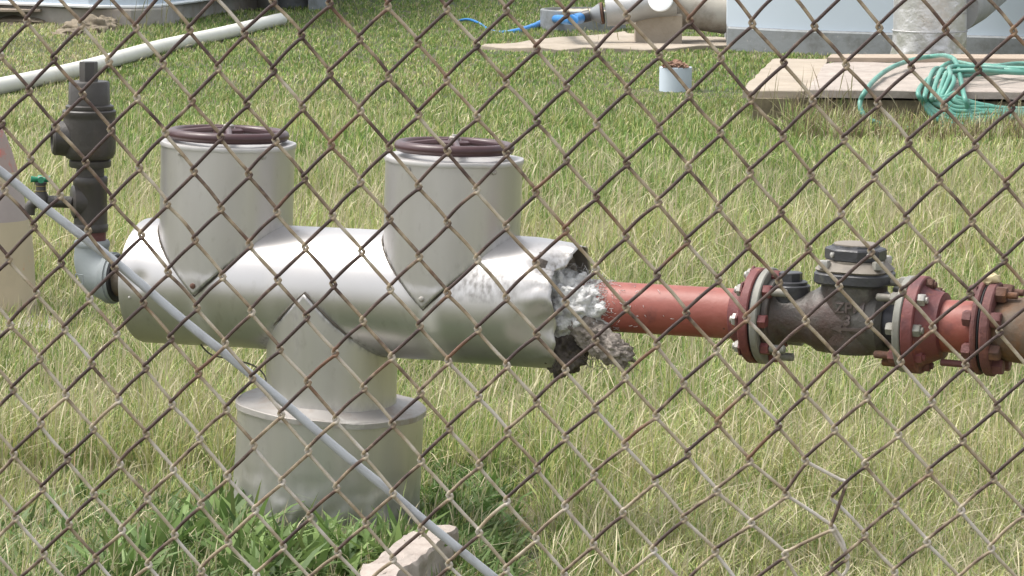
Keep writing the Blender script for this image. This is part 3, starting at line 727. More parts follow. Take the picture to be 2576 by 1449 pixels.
for txt, u, v, sz in (('ZPM', 2137, 765, .0255), ('3', 2132, 796, .024)):
    me = wrap(letters(txt, u, v, sz), u, v, rl); o = link('raised_lettering', me, 'cast_relief', None, smooth=False); sub(o, bodyo)
me = bpy.data.meshes.new('arrow'); bm = bmesh.new()
pts2 = [(-.030, 0), (-.011, .0068), (-.012, .0027), (.030, .0027), (.030, -.0027), (-.012, -.0027), (-.011, -.0068)]
dense = []
for (x0, y0), (x1, y1) in zip(pts2, pts2[1:]+pts2[:1]):
    for k in range(6): dense.append((x0+(x1-x0)*k/6, y0+(y1-y0)*k/6))
lo_ = [bm.verts.new((x_, y_, -.002)) for x_, y_ in dense]; hi_ = [bm.verts.new((x_, y_, .0022)) for x_, y_ in dense]
for i in range(len(dense)): j = (i+1) % len(dense); bm.faces.new((lo_[i], lo_[j], hi_[j], hi_[i]))
bm.faces.new(hi_); bmesh.ops.triangulate(bm, faces=[f for f in bm.faces if len(f.verts) > 4]); bm.to_mesh(me); bm.free()
me = wrap(me, 2134, 817, rl); o = link('raised_arrow', me, 'cast_relief', None, smooth=False); sub(o, bodyo)
# right red spool
red2 = thing('red_pipe', (AX(tU(2390)).x, AX(tU(2390)).y, 0), 'short red pipe spool with orange rust between the valve and the rusty pipe', 'pipe', 'red painted pipe lengths')
fl('flange', tf2+.001, .021, rf2, 'redf', red2)
bm = bmesh.new(); rq2 = R(133, 2391); tn0 = tf2+.021
lathe(bm, frame(AX(tn0-.001), A, N), [(0, rq2+.030), (.006, rq2+.024), (.018, rq2+.018), (.030, rq2+.013), (.036, rq2+.012), (.038, rq2+.001)], 64); bmobj('flange_neck', bm, 'redf', red2)
bm = bmesh.new(); sweep(bm, [AX(tn0+(tU(2475)-tn0)*k/8) for k in range(9)], rq2, 64); bmobj('pipe_wall', bm, 'red', red2)
for k, th in enumerate(range(0, 360, 45)):
    p = AX(tf2+.022)+N*(rf2*.83*math.cos(math.radians(th)))+Zf*(rf2*.83*math.sin(math.radians(th)))
    bm = bmesh.new(); hexbolt(bm, p, Af, .0115, .012, .006, rot=k); bmobj('nut', bm, ('greyfl', 'bright', 'rust', 'rust', 'rust', 'rust', 'mauve', 'redf')[k], red2)
tf3 = tU(2482); rf3 = 236/2*proj(AX(tf3))[2]/FP
def oval(name, tt, du, r, m, par):
    bm = bmesh.new()
    def fn(p, a, s, r_): return Vector((p.x*.86, p.y, p.z))
    lathe(bm, frame(AX(tt), Af, N), bevprof(0, du, r, .003), 96, fn=fn); return bmobj(name, bm, m, par)
oval('end_flange', tf3-.0125, .0105, rf3, 'mauve', red2)
brown = thing('rusty_pipe', (AX(tU(2560)).x, AX(tU(2560)).y, 0), 'rusty brown pipe with oval flange at the right end of the line', 'pipe')
oval('gasket', tf3-.0015, .005, rf3-.003, 'black', brown)
oval('flange', tf3+.004, .017, rf3+.001, 'mauve', brown)
rbp = 167/2*proj(AX(tU(2560)))[2]/FP
bm = bmesh.new(); lathe(bm, frame(AX(tf3+.02), A, N), [(0, rbp*.86), (.006, rbp*.90), (.03, rbp*.985), (.045, rbp), (.9, rbp)], 64)
bmobj('pipe_wall', bm, 'rustpipe', brown)
bm = bmesh.new(); lathe(bm, frame(AX(tf3+.90), A, N), [(0, rbp*.99), (.012, rbp*1.0), (.03, .11)], 48)
for th, sg, st in ((60, 1, .03), (14, 1, .0), (-62, 1, .0), (118, 1, .02), (180, 1, 0), (240, 1, 0)):
    pass
bm.free()
for k, (th, st) in enumerate(((68, .02), (20, 0), (-30, 0), (-66, .0), (112, .02), (160, 0), (200, 0), (-115, 0))):
    p = AX(tf3+.0212)+N*(rf3*.80*.86*math.cos(math.radians(th)))+Zf*(rf3*.84*math.sin(math.radians(th)))
    bm = bmesh.new(); hexbolt(bm, p, Af, .0145, .017, st, rot=k); bmobj('bolt', bm, 'mauve' if k % 2 else 'rust', brown)
    p = AX(tf3-.0127)+N*(rf3*.80*.86*math.cos(math.radians(th)))+Zf*(rf3*.84*math.sin(math.radians(th)))
    bm = bmesh.new(); hexbolt(bm, p, -Af, .0145, .015, .045 if k == 3 else 0, rot=k); bmobj('nut', bm, 'mauve', red2)
bm = bmesh.new(); blob(bm, AX(tf3+.006)+Zf*(rf3+.006)+N*.005, (.014, .012, .011), 4, .2, 2, 3); bmobj('paint_lump', bm, mat('dried_foam', (.5, .42, .25), .8), brown)
# support under the rusty pipe beyond the frame
bm = bmesh.new(); ps = AX(tf3+.55); lathe(bm, frame((ps.x, ps.y, 0), MZ), [(-.05, .05), (ps.z-rbp+.005, .05)], 24); bmobj('support_post', bm, 'rust', brown)

# ------------------------------------------------------------------ chain link fence
W = {}   # measured weave
rows = {
-1: (10, "803,2 971,8 1142,16 1315,24 1490,28 1667,37 1845,45 2031,59 2214,67 2397,75 2588,79 2783,87 2983,90"),
0: (1, "81,60 240,68 400,79 559,85 720,95 888,101 1059,112 1230,122 1403,130 1580,140 1757,151 1940,159 2122,169 2307,181 2490,189 2682,197 2879,201"),
1: (0, "2,161 159,170 321,178 480,184 642,197 805,205 971,213 1144,224 1315,232 1490,240 1667,252 1847,261 2029,277 2210,289 2393,295 2584,303 2779,311 2977,315"),
2: (1, "87,265 244,275 404,286 565,294 727,304 890,313 1061,322 1232,334 1405,342 1580,354 1757,364 1940,378 2120,387 2305,399 2484,407 2674,417 2871,427"),
3: (0, "6,360 166,371 327,381 487,388 650,400 812,412 975,425 1146,433 1317,441 1490,448 1667,468 1845,478 2026,490 2208,505 2387,513 2574,517 2765,527 2961,539"),
4: (1, "91,466 253,476 410,491 571,501 733,511 896,522 1061,533 1232,546 1403,556 1577,563 1755,577 1938,592 2116,608 2299,622 2476,626 2667,640 2861,648"),
5: (0, "14,557 177,572 332,588 492,597 651,612 816,622 979,632 1147,641 1317,653 1490,665 1665,675 1842,693 2022,707 2200,720 2379,730 2564,738 2759,754 2956,762"),
6: (1, "100,663 260,677 417,689 574,703 735,718 899,726 1065,738 1234,752 1405,760 1578,771 1755,789 1934,807 2114,821 2293,828 2470,840 2657,856 2855,860"),
7: (0, "26,760 181,771 338,787 495,799 655,811 818,821 981,834 1149,848 1317,860 1490,874 1665,887 1843,903 2020,919 2197,933 2372,943 2558,950 2745,962 2942,974"),
8: (1, "108,860 265,876 423,889 580,903 741,915 902,929 1069,943 1236,956 1407,967 1580,982 1753,1000 1934,1011 2108,1027 2285,1041 2460,1049 2651,1062 2842,1072"),
9: (0, "31,954 191,966 344,980 503,994 663,1007 824,1025 987,1036 1153,1049 1320,1060 1492,1072 1665,1086 1840,1108 2012,1126 2197,1144 2370,1156 2552,1167 2743,1181 2934,1195"),
10: (1, "118,1053 271,1068 429,1080 584,1096 743,1110 906,1122 1071,1140 1238,1154 1409,1165 1580,1181 1753,1199 1932,1222 2114,1242 2291,1250 2456,1262 2645,1276 2834,1294"),
11: (0, "39,1144 195,1160 350,1173 507,1187 667,1203 828,1217 989,1232 1155,1246 1322,1258 1494,1270 1665,1285 1840,1307 2024,1333 2206,1354 2370,1353 2547,1364 2735,1386 2924,1406"),
12: (1, "120,1244 275,1260 431,1275 588,1289 747,1307 908,1325 1075,1338 1240,1354 1411,1366 1582,1376 1749,1395 1928,1413 2110,1443 2315,1453 2448,1465 2637,1480 2830,1500"),
13: (0, "41,1334 199,1348 354,1364 511,1380 670,1399 830,1415 991,1433 1157,1449 1324,1458 1492,1472 1663,1488 1834,1508 2012,1524 2212,1537 2452,1551 2545,1571 2729,1594 2918,1612"),
14: (1, "126,1435 277,1452 435,1464 592,1482 751,1498 912,1517 1077,1537 1240,1555 1411,1565 1578,1582 1747,1600 1924,1616 2106,1620 2311,1630 2444,1665 2633,1681 2824,1702"),
15: (0, "47,1521 204,1541 360,1557 515,1572 672,1592 834,1606 995,1624 1157,1643 1322,1659 1490,1673 1661,1689"),
16: (1, "130,1627 283,1641 438,1659 594,1677 755,1690"),
}
K = {}
for r, (i0, s) in rows.items():
    for c_, q in enumerate(s.split()):
        a_, b_ = q.split(','); K[(i0+2*c_, r)] = (float(a_), float(b_))
bad = {(29, 12), (28, 13), (27, 12), (27, 14), (29, 14)}
ks = [k for k in K if k not in bad]
def basis(i, r):
    i = i/34; r = r/16; return [1, i, r, i*i, i*r, r*r, i**3, i*i*r, i*r*r, r**3]
Am = np.array([basis(*k) for k in ks]); bx = np.linalg.lstsq(Am, np.array([K[k][0] for k in ks]), rcond=None)[0]; by = np.linalg.lstsq(Am, np.array([K[k][1] for k in ks]), rcond=None)[0]
def knot(i, r):
    if (i, r) in K: x_, y_ = K[(i, r)]
    else:
        ic = max(-1, min(35, i)); rc_ = max(-2, min(17, r)); f = lambda a, c: (float(np.dot(basis(a, c), bx)), float(np.dot(basis(a, c), by)))
        x_, y_ = f(ic, rc_); xb, yb_ = x_, y_
        if i != ic:
            s_ = 1 if i > ic else -1; x2, y2 = f(ic-s_, rc_); x_ += (xb-x2)*abs(i-ic); y_ += (yb_-y2)*abs(i-ic)
        if r != rc_:
            s_ = 1 if r > rc_ else -1; x2, y2 = f(ic, rc_-s_); x_ += (xb-x2)*abs(r-rc_); y_ += (yb_-y2)*abs(r-rc_)
        rg = random.Random(i*97+r*13); x_ += rg.gauss(0, 2); y_ += rg.gauss(0, 2)
    return x_*.855, y_*.855
FS = -.05
def FPt(u, v, d=0.0):     # point on the (slightly angled) fence plane, d metres towards the camera
    k = ray(u, v); yy = 3.52; lam = (yy-d)/(k.y-FS*k.x); return C0+k*lam
override = {(28, 29, 12): (2491, 1421), (29, 29, 12): (2446, 1465), (28, 29, 14): (2497, 1640), (29, 29, 14): (2444, 1665)}
fence = thing('chain_link_fence', (0, 3.52, 0), 'rusty chain link fence across the whole foreground with one snagged hole low on the right', 'fence')
RW = .0019
wv = []; wf = []; wr = []
I0, I1, Q0, Q1 = -7, 41, -5, 25
sS = [0, .03, .07, .13, .22, .36, .5, .64, .78, .87, .93, .97]
for k in range(I0, I1):
    cs = []
    for r in range(Q0, Q1+1):
        i = k if (k+r) % 2 == 1 else k+1
        left = (i == k)
        if (k, i, r) in override: u, v = override[(k, i, r)]; u *= .855; v *= .855
        else:
            u, v = knot(i, r); u += (-7 if left else 6); v += (0 if left else 3)
        cs.append((left, u, v, i, r))
    pts = []; ru = []
    for (la, ua, va, ia, ra), (lb, ub, vb, ib, rb2) in zip(cs, cs[1:]):
        front = (not la)       # right corner down to left corner runs in front
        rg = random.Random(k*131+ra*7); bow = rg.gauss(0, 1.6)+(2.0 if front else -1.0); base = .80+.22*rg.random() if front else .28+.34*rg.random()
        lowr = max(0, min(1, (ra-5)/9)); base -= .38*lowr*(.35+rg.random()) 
        for s in sS:
            dsg = (1 if front else -1)*RW*1.15*min(1, math.sin(math.pi*s)*6)
            e = s; hk = 0
            u = ua+(ub-ua)*e; v = va+(vb-va)*e
            # corners turn more steeply: push rows outward from the knot
            q = max(0, 1-s/.13); q2 = max(0, 1-(1-s)/.13)
            v += 4.5*math.sin(math.pi*q)*.6 - 4.5*math.sin(math.pi*q2)*.6
            L_ = math.hypot(ub-ua, vb-va); nx, ny = -(vb-va)/L_, (ub-ua)/L_; bb = bow*math.sin(math.pi*s)
            pts.append(FPt(u+nx*bb, v+ny*bb, dsg)); 
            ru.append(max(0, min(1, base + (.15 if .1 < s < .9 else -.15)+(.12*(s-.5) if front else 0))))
    pts.append(FPt(cs[-1][1], cs[-1][2], 0)); ru.append(.4)
    P_ = np.array([tuple(p) for p in pts]); T_ = np.gradient(P_, axis=0); T_ /= np.linalg.norm(T_, axis=1)[:, None]
    X_ = np.cross(T_, np.array([0, 1., 0])); X_ /= np.linalg.norm(X_, axis=1)[:, None]; Y_ = np.cross(T_, X_)
    seg = 8; n0 = sum(len(x_) for x_ in wv)
    an = np.arange(seg)*2*math.pi/seg
    ring = P_[:, None, :]+RW*(np.cos(an)[None, :, None]*X_[:, None, :]+np.sin(an)[None, :, None]*Y_[:, None, :])
    wv.append(ring.reshape(-1, 3)); wr.append(np.repeat(np.array(ru), seg)); n = len(pts)
    ii = np.arange(n-1)[:, None]; kk = np.arange(seg)[None, :]; k2 = (kk+1) % seg
    wf.append(np.stack([n0+ii*seg+kk, n0+ii*seg+k2, n0+(ii+1)*seg+k2, n0+(ii+1)*seg+kk], -1).reshape(-1, 4))
def npmesh(name, verts, faces):
    me = bpy.data.meshes.new(name); nf, k_ = faces.shape
    me.vertices.add(len(verts)); me.vertices.foreach_set('co', verts.astype(np.float32).ravel())
    me.loops.add(nf*k_); me.loops.foreach_set('vertex_index', faces.astype(np.int32).ravel())
    me.polygons.add(nf); me.polygons.foreach_set('loop_start', np.arange(0, nf*k_, k_, dtype=np.int32))
    try: me.polygons.foreach_set('loop_total', np.full(nf, k_, np.int32))
    except Exception: pass
    me.update(calc_edges=True); return me
me = npmesh('wire_mesh', np.concatenate(wv), np.concatenate(wf))
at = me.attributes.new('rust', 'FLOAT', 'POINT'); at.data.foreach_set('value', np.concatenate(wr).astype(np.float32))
wm = bpy.data.materials.new('fence_wire'); wm.use_nodes = True; t = wm.node_tree; b = t.nodes['Principled BSDF']; b.inputs['Roughness'].default_value = .6; b.inputs['Metallic'].default_value = .15
tc = t.nodes.new('ShaderNodeTexCoord'); n = t.nodes.new('ShaderNodeTexNoise'); n.inputs['Scale'].default_value = 42; n.inputs['Detail'].default_value = 6; t.links.new(tc.outputs['Object'], n.inputs['Vector'])
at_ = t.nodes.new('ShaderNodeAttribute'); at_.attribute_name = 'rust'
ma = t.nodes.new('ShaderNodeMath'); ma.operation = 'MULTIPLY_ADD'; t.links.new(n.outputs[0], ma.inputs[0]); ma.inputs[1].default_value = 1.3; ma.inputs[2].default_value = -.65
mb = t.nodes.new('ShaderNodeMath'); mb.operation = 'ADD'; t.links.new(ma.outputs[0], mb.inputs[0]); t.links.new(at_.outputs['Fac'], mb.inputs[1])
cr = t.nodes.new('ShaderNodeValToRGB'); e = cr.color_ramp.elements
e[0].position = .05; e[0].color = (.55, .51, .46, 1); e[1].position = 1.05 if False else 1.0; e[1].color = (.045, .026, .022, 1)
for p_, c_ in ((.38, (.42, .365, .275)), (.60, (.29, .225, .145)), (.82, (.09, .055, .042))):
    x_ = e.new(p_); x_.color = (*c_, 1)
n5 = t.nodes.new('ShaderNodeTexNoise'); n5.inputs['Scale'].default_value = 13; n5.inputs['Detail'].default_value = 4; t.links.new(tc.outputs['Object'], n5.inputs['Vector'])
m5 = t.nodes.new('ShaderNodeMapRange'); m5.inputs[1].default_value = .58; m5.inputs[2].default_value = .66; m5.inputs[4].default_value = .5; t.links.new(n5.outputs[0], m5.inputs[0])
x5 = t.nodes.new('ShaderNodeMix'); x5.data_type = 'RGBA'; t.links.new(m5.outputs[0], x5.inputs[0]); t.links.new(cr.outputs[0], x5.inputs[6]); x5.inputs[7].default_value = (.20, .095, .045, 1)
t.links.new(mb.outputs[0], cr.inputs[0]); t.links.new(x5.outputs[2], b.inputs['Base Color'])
bp = t.nodes.new('ShaderNodeBump'); bp.inputs['Strength'].default_value = .3; bp.inputs['Distance'].default_value = .002; n3 = t.nodes.new('ShaderNodeTexNoise'); n3.inputs['Scale'].default_value = 500; t.links.new(tc.outputs['Object'], n3.inputs['Vector']); t.links.new(n3.outputs[0], bp.inputs['Height']); t.links.new(bp.outputs[0], b.inputs['Normal'])
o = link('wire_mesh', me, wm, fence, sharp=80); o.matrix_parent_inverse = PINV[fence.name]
bm = bmesh.new(); sweep(bm, catmull([FPt(u*.855, v*.855, -.003) for u, v in ((2459, 1560), (2478, 1590), (2488, 1625), (2494, 1668), (2478, 1694), (2450, 1704))], 6), RW, 8)
o = bmobj('bent_wire', bm, wm, fence); o['label'] = 'loose wire bent down out of the weave'
rp_ = [(-330, 193), (-160, 312), (0, 430), (118, 526), (292, 661), (470, 813), (632, 943), (866, 1144), (979, 1235), (1070, 1312), (1238, 1449), (1400, 1578), (1640, 1770)]
bm = bmesh.new(); sweep(bm, catmull([FPt(u, v, -.012) for u, v in rp_], 6), .0047, 16)
o = bmobj('brace_rod', bm, 'rod', fence); o['label'] = 'pale grey steel brace rod running diagonally behind the mesh'

# ------------------------------------------------------------------ foreground concrete block
def gp(u, v, z=0.0): p = G(u, v, z); return (p.x, p.y)
bm = bmesh.new(); zt = .085
prism(bm, [gp(905, 1428, zt), gp(1062, 1318, zt), gp(1092, 1312, zt), gp(1144, 1324, zt), gp(1128, 1340, zt), gp(1060, 1400, zt), gp(975, 1475, zt), gp(880, 1475, zt)], -.05, zt, .006)
bmesh.ops.triangulate(bm, faces=[f for f in bm.faces if len(f.verts) > 4])
for _ in range(4): bmesh.ops.subdivide_edges(bm, edges=[e for e in bm.edges if e.calc_length() > .012], cuts=1, use_grid_fill=True)
for v_ in bm.verts:
    q_ = v_.co; v_.co = q_+Vector((mn.fractal(q_*16, 1, 2, 4), mn.fractal(q_*16+Vector((5, 0, 0)), 1, 2, 4), mn.fractal(q_*16+Vector((9, 3, 0)), 1, 2, 4)*.7))*.012
tag(bmobj('concrete_block', bm, 'conc', sharp=30), 'pale broken concrete block in the grass at the foot of the silver drum', 'block')

# ------------------------------------------------------------------ cone at left
cg = G(-28, 800); cs_ = proj(cg)[2]/FP
cone = thing('traffic_cone', (cg.x, cg.y, 0), 'faded weathered orange and beige road cone at the left edge', 'cone')
prof = [(815, 124), (730, 118), (623, 113), (552, 103), (467, 84), (425, 75), (382, 63), (345, 50), (311, 33), (285, 26), (255, 25)]
def cseg(name, v0, v1, m):
    ps_ = [(v, w_) for v, w_ in prof]; f = lambda v: lerp_tab(-v, [(-a, b_) for a, b_ in ps_])
    bm = bmesh.new(); n_ = 14; q = []
    for i in range(n_+1):
        v = v0+(v1-v0)*i/n_; h = hV(0, v, cg, MZ); q.append((h, f(v)*cs_))
    lathe(bm, frame(cg, MZ), q, 56, cap0=False, cap1=(v1 < 260)); return bmobj(name, bm, m, cone, sharp=60)
cseg('lower_body', 815, 550, 'cone'); cseg('grey_band', 550, 459, 'coneg'); cseg('beige_band', 459, 430, 'cone'); cseg('upper_body', 430, 255, 'coner')
bm = bmesh.new(); q = [gp(-250, 790, .03), gp(-190, 832, .03), gp(155, 812, .03), gp(172, 790, .03), gp(100, 770, .03), gp(-160, 764, .03)]
prism(bm, q, 0, .014, .004); bmobj('base_plate', bm, 'coneg', cone, sharp=30)

# ------------------------------------------------------------------ background
# long white plastic pipe
pp = [(-120, 268), (0, 241), (204, 195), (397, 140), (560, 103), (707, 66)]
bm = bmesh.new(); base_ = [G(u, v-1)+Vector((0, .02, .043)) for u, v in pp]
sweep(bm, catmull(base_, 10), .041, 24)
tag(bmobj('plastic_pipe', bm, 'pvc', sharp=60), 'long white plastic pipe lying in the grass behind the relief valve', 'pipe')
# left tank and its footing
zf = .12
bm = bmesh.new()
lt = [gp(-420, 4, zf), gp(0, 12, zf), gp(139, 17, zf), gp(223, 21, zf), gp(348, 21, zf), gp(400, 18, zf), gp(488, 7, zf), gp(560, -4, zf), gp(700, -30, zf)]
prism(bm, lt+[(lt[-1][0]+1.5, 34), (lt[0][0]-2, 34)], zf, 3.0, .0)
ltk = thing('storage_tank', (lt[3][0], lt[3][1], 0), 'pale blue tank on grey concrete footing at the upper left', 'tank', 'pale blue storage tanks')
bmobj('tank_wall', bm, 'tank', ltk, sharp=25)
bm = bmesh.new(); e_ = [(x_, y_-.015) for x_, y_ in lt]
sweep(bm, [Vector((x_, y_, zf+.012)) for x_, y_ in e_], .012, 6); bmobj('bottom_rim', bm, 'white', ltk)
bm = bmesh.new()
lf = [gp(-420, 40), gp(200, 66), gp(330, 70), gp(410, 66), gp(488, 48), gp(560, 33), gp(660, 20), gp(760, 0)]
prism(bm, lf+[(lf[-1][0]+1.5, 34.5), (lf[0][0]-2, 34.5)], -.1, zf-.001, .01); bmobj('footing', bm, 'foundl', ltk, sharp=25)
# pier behind
c_ = G(735, 22); s_ = proj(c_)[2]/FP
pr = thing('pipe_pier', (c_.x, c_.y, 0), 'short grey concrete pier with pipe stub at the top centre-left', 'pier')
bm = bmesh.new(); lathe(bm, frame(c_+Vector((0, .2, 0)), MZ), [(-.05, 48*s_), (.8, 48*s_)], 32); bmobj('round_post', bm, 'found', pr)
bm = bmesh.new(); prism(bm, [gp(648, 22), gp(700, 30), gp(690, 0), gp(650, 0)], -.05, .5, .01); bmobj('side_block', bm, 'foundl', pr, sharp=25)
bm = bmesh.new(); prism(bm, [gp(775, 28), gp(835, 22), gp(835, -5), gp(780, -5)], -.05, .4, .01); bmobj('side_block', bm, 'found', pr, sharp=25)
# plank, rocks and bank at far left
bm = bmesh.new(); prism(bm, [gp(-260, 24, .1), gp(100, 24, .1), gp(142, 17, .1), gp(80, 15, .1), gp(-260, 15, .1)], .085, .10, .003)
prism(bm, [gp(-200, 40), gp(80, 40), gp(90, 30), gp(-200, 28)], -.05, .084, .003)
tag(bmobj('paving_slab', bm, 'conc2', sharp=25), 'thin pale slab edge under the left tank in the top left corner', 'slab')
for n_, (u, v, rx, rz, sd_) in enumerate(((222, 82, .17, .09, 1), (262, 72, .10, .07, 2), (60, 62, .26, .045, 3), (170, 90, .10, .04, 5))):
    p = G(u, v); bm = bmesh.new(); blob(bm, p+Vector((0, rx*.6, rz*.05)), (rx, rx*.9, rz), sd_, .18, 1.8, 5)
    tag(bmobj('rock', bm, 'rock', sharp=180), ('largest brown rock beside the long white pipe, under the left tank', 'small brown rock touching the grey footing of the left tank', 'low wide clod at the left edge below the thin slab', 'smallest rock, left of the largest brown rock')[n_], 'rock', 'rocks by the left tank')
# right tank
rt = [(PY(1800, 50, 26).x, 26.0), gp(1829, 66, .14), gp(2012, 75, .14), gp(2214, 81, .14), gp(2432, 88, .14), gp(2576, 92, .14), (gp(2900, 96, .14))]
rtk = thing('storage_tank', (rt[3][0], rt[3][1], 0), 'pale blue tank on grey footing at the upper right behind the silver duct', 'tank', 'pale blue storage tanks')
bm = bmesh.new(); prism(bm, rt+[(rt[-1][0]+.3, 32), (rt[0][0]+.2, 32)], .14, 3.2, .0); bmobj('tank_wall', bm, 'tank', rtk, sharp=25)
bm = bmesh.new(); rf_ = [gp(1640, 84, .14), gp(1767, 76, .14), gp(1935, 84, .14), gp(2046, 88, .14), gp(2240, 90, .14), gp(2432, 95, .14), gp(2950, 104, .14)]
rf_ = [(x_, y_-.04) for x_, y_ in rt]
prism(bm, [(x_-.0, y_) for x_, y_ in rf_]+[(rf_[-1][0]+.4, 32.2), (rf_[0][0]-.1, 32.2)], -.1, .139, .01); bmobj('footing', bm, 'found', rtk, sharp=25)
# silver duct
dz0 = 17.75; pb = PY(2337, 150, dz0); sD = proj(pb)[2]/FP; rD = 93*sD
duct = thing('silver_duct', (pb.x, pb.y, 0), 'dented silver clad vertical duct with an elbow standing behind the concrete pad', 'duct')
hD = lambda v: hV(0, v, Vector((pb.x, pb.y, 0)), MZ)
bm = bmesh.new()
def dn(p, a, s, r_):
    k = max(0, 1-(s-.0)/max(.01, hD(77))); d = .016*mn.noise(Vector((math.cos(a)*4, math.sin(a)*4, s*14)))*(.3+k)+.012*mn.noise(Vector((math.cos(a)*9, math.sin(a)*9, s*30)))*k
    return Vector((p.x*(1+d/r_), p.y*(1+d/r_), p.z))
q = [(-.05+(hD(77)+.05)*i/24, rD) for i in range(25)]
lathe(bm, frame((pb.x, pb.y, 0), MZ), q, 96, fn=dn); bmobj('lower_sleeve', bm, 'silver', duct, sharp=80)
bm = bmesh.new(); lathe(bm, frame((pb.x, pb.y, 0), MZ), [(hD(78), rD+.001), (hD(77.5), rD+.005), (hD(76), rD+.005), (hD(75), rD)], 64); bmobj('seam_band', bm, 'silver2', duct)
bm = bmesh.new(); lathe(bm, frame((pb.x, pb.y, 0), MZ), [(hD(76.5)+(hD(20)-hD(76.5))*i/6, rD*.985) for i in range(7)], 64, fn=lambda p, a, s, r_: Vector((p.x, p.y, p.z-.03*math.cos(a)*(1 if s > hD(22) else 0)))); bmobj('middle_sleeve', bm, 'silver', duct)
bm = bmesh.new(); c1 = Vector((pb.x, pb.y, hD(22)))
sweep(bm, catmull([c1-MZ*.02, c1+MZ*.15, c1+Vector((.06, .06, .33)), c1+Vector((.22, .20, .47)), c1+Vector((.6, .6, .5)), c1+Vector((1.2, 1.9, .5))], 8), rD*.975, 48); bmobj('elbow', bm, 'silver', duct)
# branch pipe at the right of the duct
bm = bmesh.new(); b1 = PY(2500, -40, 18.6); sweep(bm, [PY(2395, 20, 17.9), PY(2440, -5, 18.5), PY(2490, -45, 19.3)], .14, 32); bmobj('branch', bm, 'silver2', duct)
def weather(bm, amp=.006, step=.06, f=9):
    bmesh.ops.triangulate(bm, faces=[q for q in bm.faces if len(q.verts) > 4])
    for _ in range(6):
        ee = [q for q in bm.edges if q.calc_length() > step*1.5]
        if not ee: break
        bmesh.ops.subdivide_edges(bm, edges=ee, cuts=1, use_grid_fill=True)
    for q in bm.verts:
        p = q.co.copy(); q.co = p+Vector((mn.fractal(p*f, 1, 2, 3), mn.fractal(p*f+Vector((5, 0, 0)), 1, 2, 3)*1.6, mn.fractal(p*f+Vector((9, 3, 0)), 1, 2, 3)*.45))*amp
# concrete pad and hose
zp = .17
pad = thing('concrete_pad', (G(2300, 230).x, G(2300, 230).y, 0), 'pinkish concrete pad with a raised rear ledge at the right', 'pad')
bm = bmesh.new(); prism(bm, [gp(2030, 224, zp), gp(2300, 227, zp), gp(3000, 238, zp), gp(3000, 158, zp), gp(2100, 154, zp), gp(2075, 160, zp)], zp-.035, zp, .004); weather(bm, .010, .06, 5); bmobj('slab', bm, 'conc', pad, sharp=25)
bm = bmesh.new(); prism(bm, [gp(1866, 226, zp-.012), gp(2032, 229, zp-.012), gp(2078, 160, zp-.012), gp(2085, 149, zp-.012), gp(1950, 147, zp-.012), gp(1940, 150, zp-.012)], zp-.045, zp-.012, .004); weather(bm, .010, .06, 4); bmobj('side_slab', bm, 'tan', pad, sharp=25)
bm = bmesh.new(); prism(bm, [gp(2080, 156, zp), gp(3000, 161, zp), gp(3000, 148, zp), gp(2090, 147, zp)], zp+.001, zp+.022, .003); bmobj('rear_ledge', bm, 'conc2', pad, sharp=25)
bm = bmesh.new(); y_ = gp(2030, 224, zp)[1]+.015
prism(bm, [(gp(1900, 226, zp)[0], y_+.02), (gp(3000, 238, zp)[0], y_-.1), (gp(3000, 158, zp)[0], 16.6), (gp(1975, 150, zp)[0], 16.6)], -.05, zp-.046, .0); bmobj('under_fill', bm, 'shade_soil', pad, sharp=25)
# hose
def hp(u, v, dz=0.0):
    z_ = zp+.012+dz if v < 226 else max(.03, zp+.012-(v-226)*.0022)+dz
    p = G(u, v, zp+.012) if v < 226 else None
    if p is None:
        yf = gp(u, 226, zp+.012)[1]-.01-(v-226)*.0012; d = ray(u, v); p = C0+d*(yf/d.y)
        return p+Vector((0, 0, 0))
    return p+Vector((0, 0, dz))
TT = lambda zx, zy: (1710+zx*.336, zy*.336)
hose = []
big = [TT(2900, 820), TT(2576, 862), TT(2400, 895), TT(2240, 920), TT(2195, 905), TT(2165, 820), TT(2125, 700), TT(2070, 590), TT(2000, 515), TT(1900, 482), TT(1760, 490), TT(1600, 530), TT(1480, 595), TT(1400, 670), TT(1352, 760), TT(1365, 840), TT(1440, 905), TT(1600, 955), TT(1900, 965), TT(2200, 935), TT(2576, 985), TT(2900, 990)]
hz = [0, 0, 0, .0, .02, .06, .08, .07, .06, .04, .03, .02, .01, 0, 0, 0, 0, 0, 0, .0, 0, 0]
bm = bmesh.new(); sweep(bm, catmull([hp(u, v, z_) for (u, v), z_ in zip(big, hz)], 8), .0112, 10)
rg = random.Random(5)
for k in range(9):
    f = k/8; jx = lambda s_=8: rg.gauss(0, s_)
    xl = 1800+170*f; yt = 545+85*f; yb = 945-190*f
    lp = [TT(3050, yt-20+jx(26)), TT(2576, yt-20+jx(26)), TT(2250, yt-15+jx(18)), TT(2030, yt+jx(6)), TT(xl+75+jx(14), yt+35), TT(xl+8+jx(10), yt+120+20*(1-f)), TT(xl+20+jx(10), (yt+yb)/2+35), TT(xl+105+jx(16), yb-60), TT(2080, yb-20+jx(6)), TT(2300, 905-120*f+jx(12)), TT(2576, 870-60*f+jx(14)), TT(3050, 830-40*f+jx(20))]
    dz = [.010*rg.randint(0, 4) for _ in lp]
    pts = [hp(u, v, z_+.008*k*.5) for (u, v), z_ in zip(lp, dz)]
    sweep(bm, catmull(pts, 8), .0108, 10)
tag(bmobj('garden_hose', bm, 'hose', sharp=80), 'teal green garden hose in a loose coil draped over the concrete pad', 'hose')
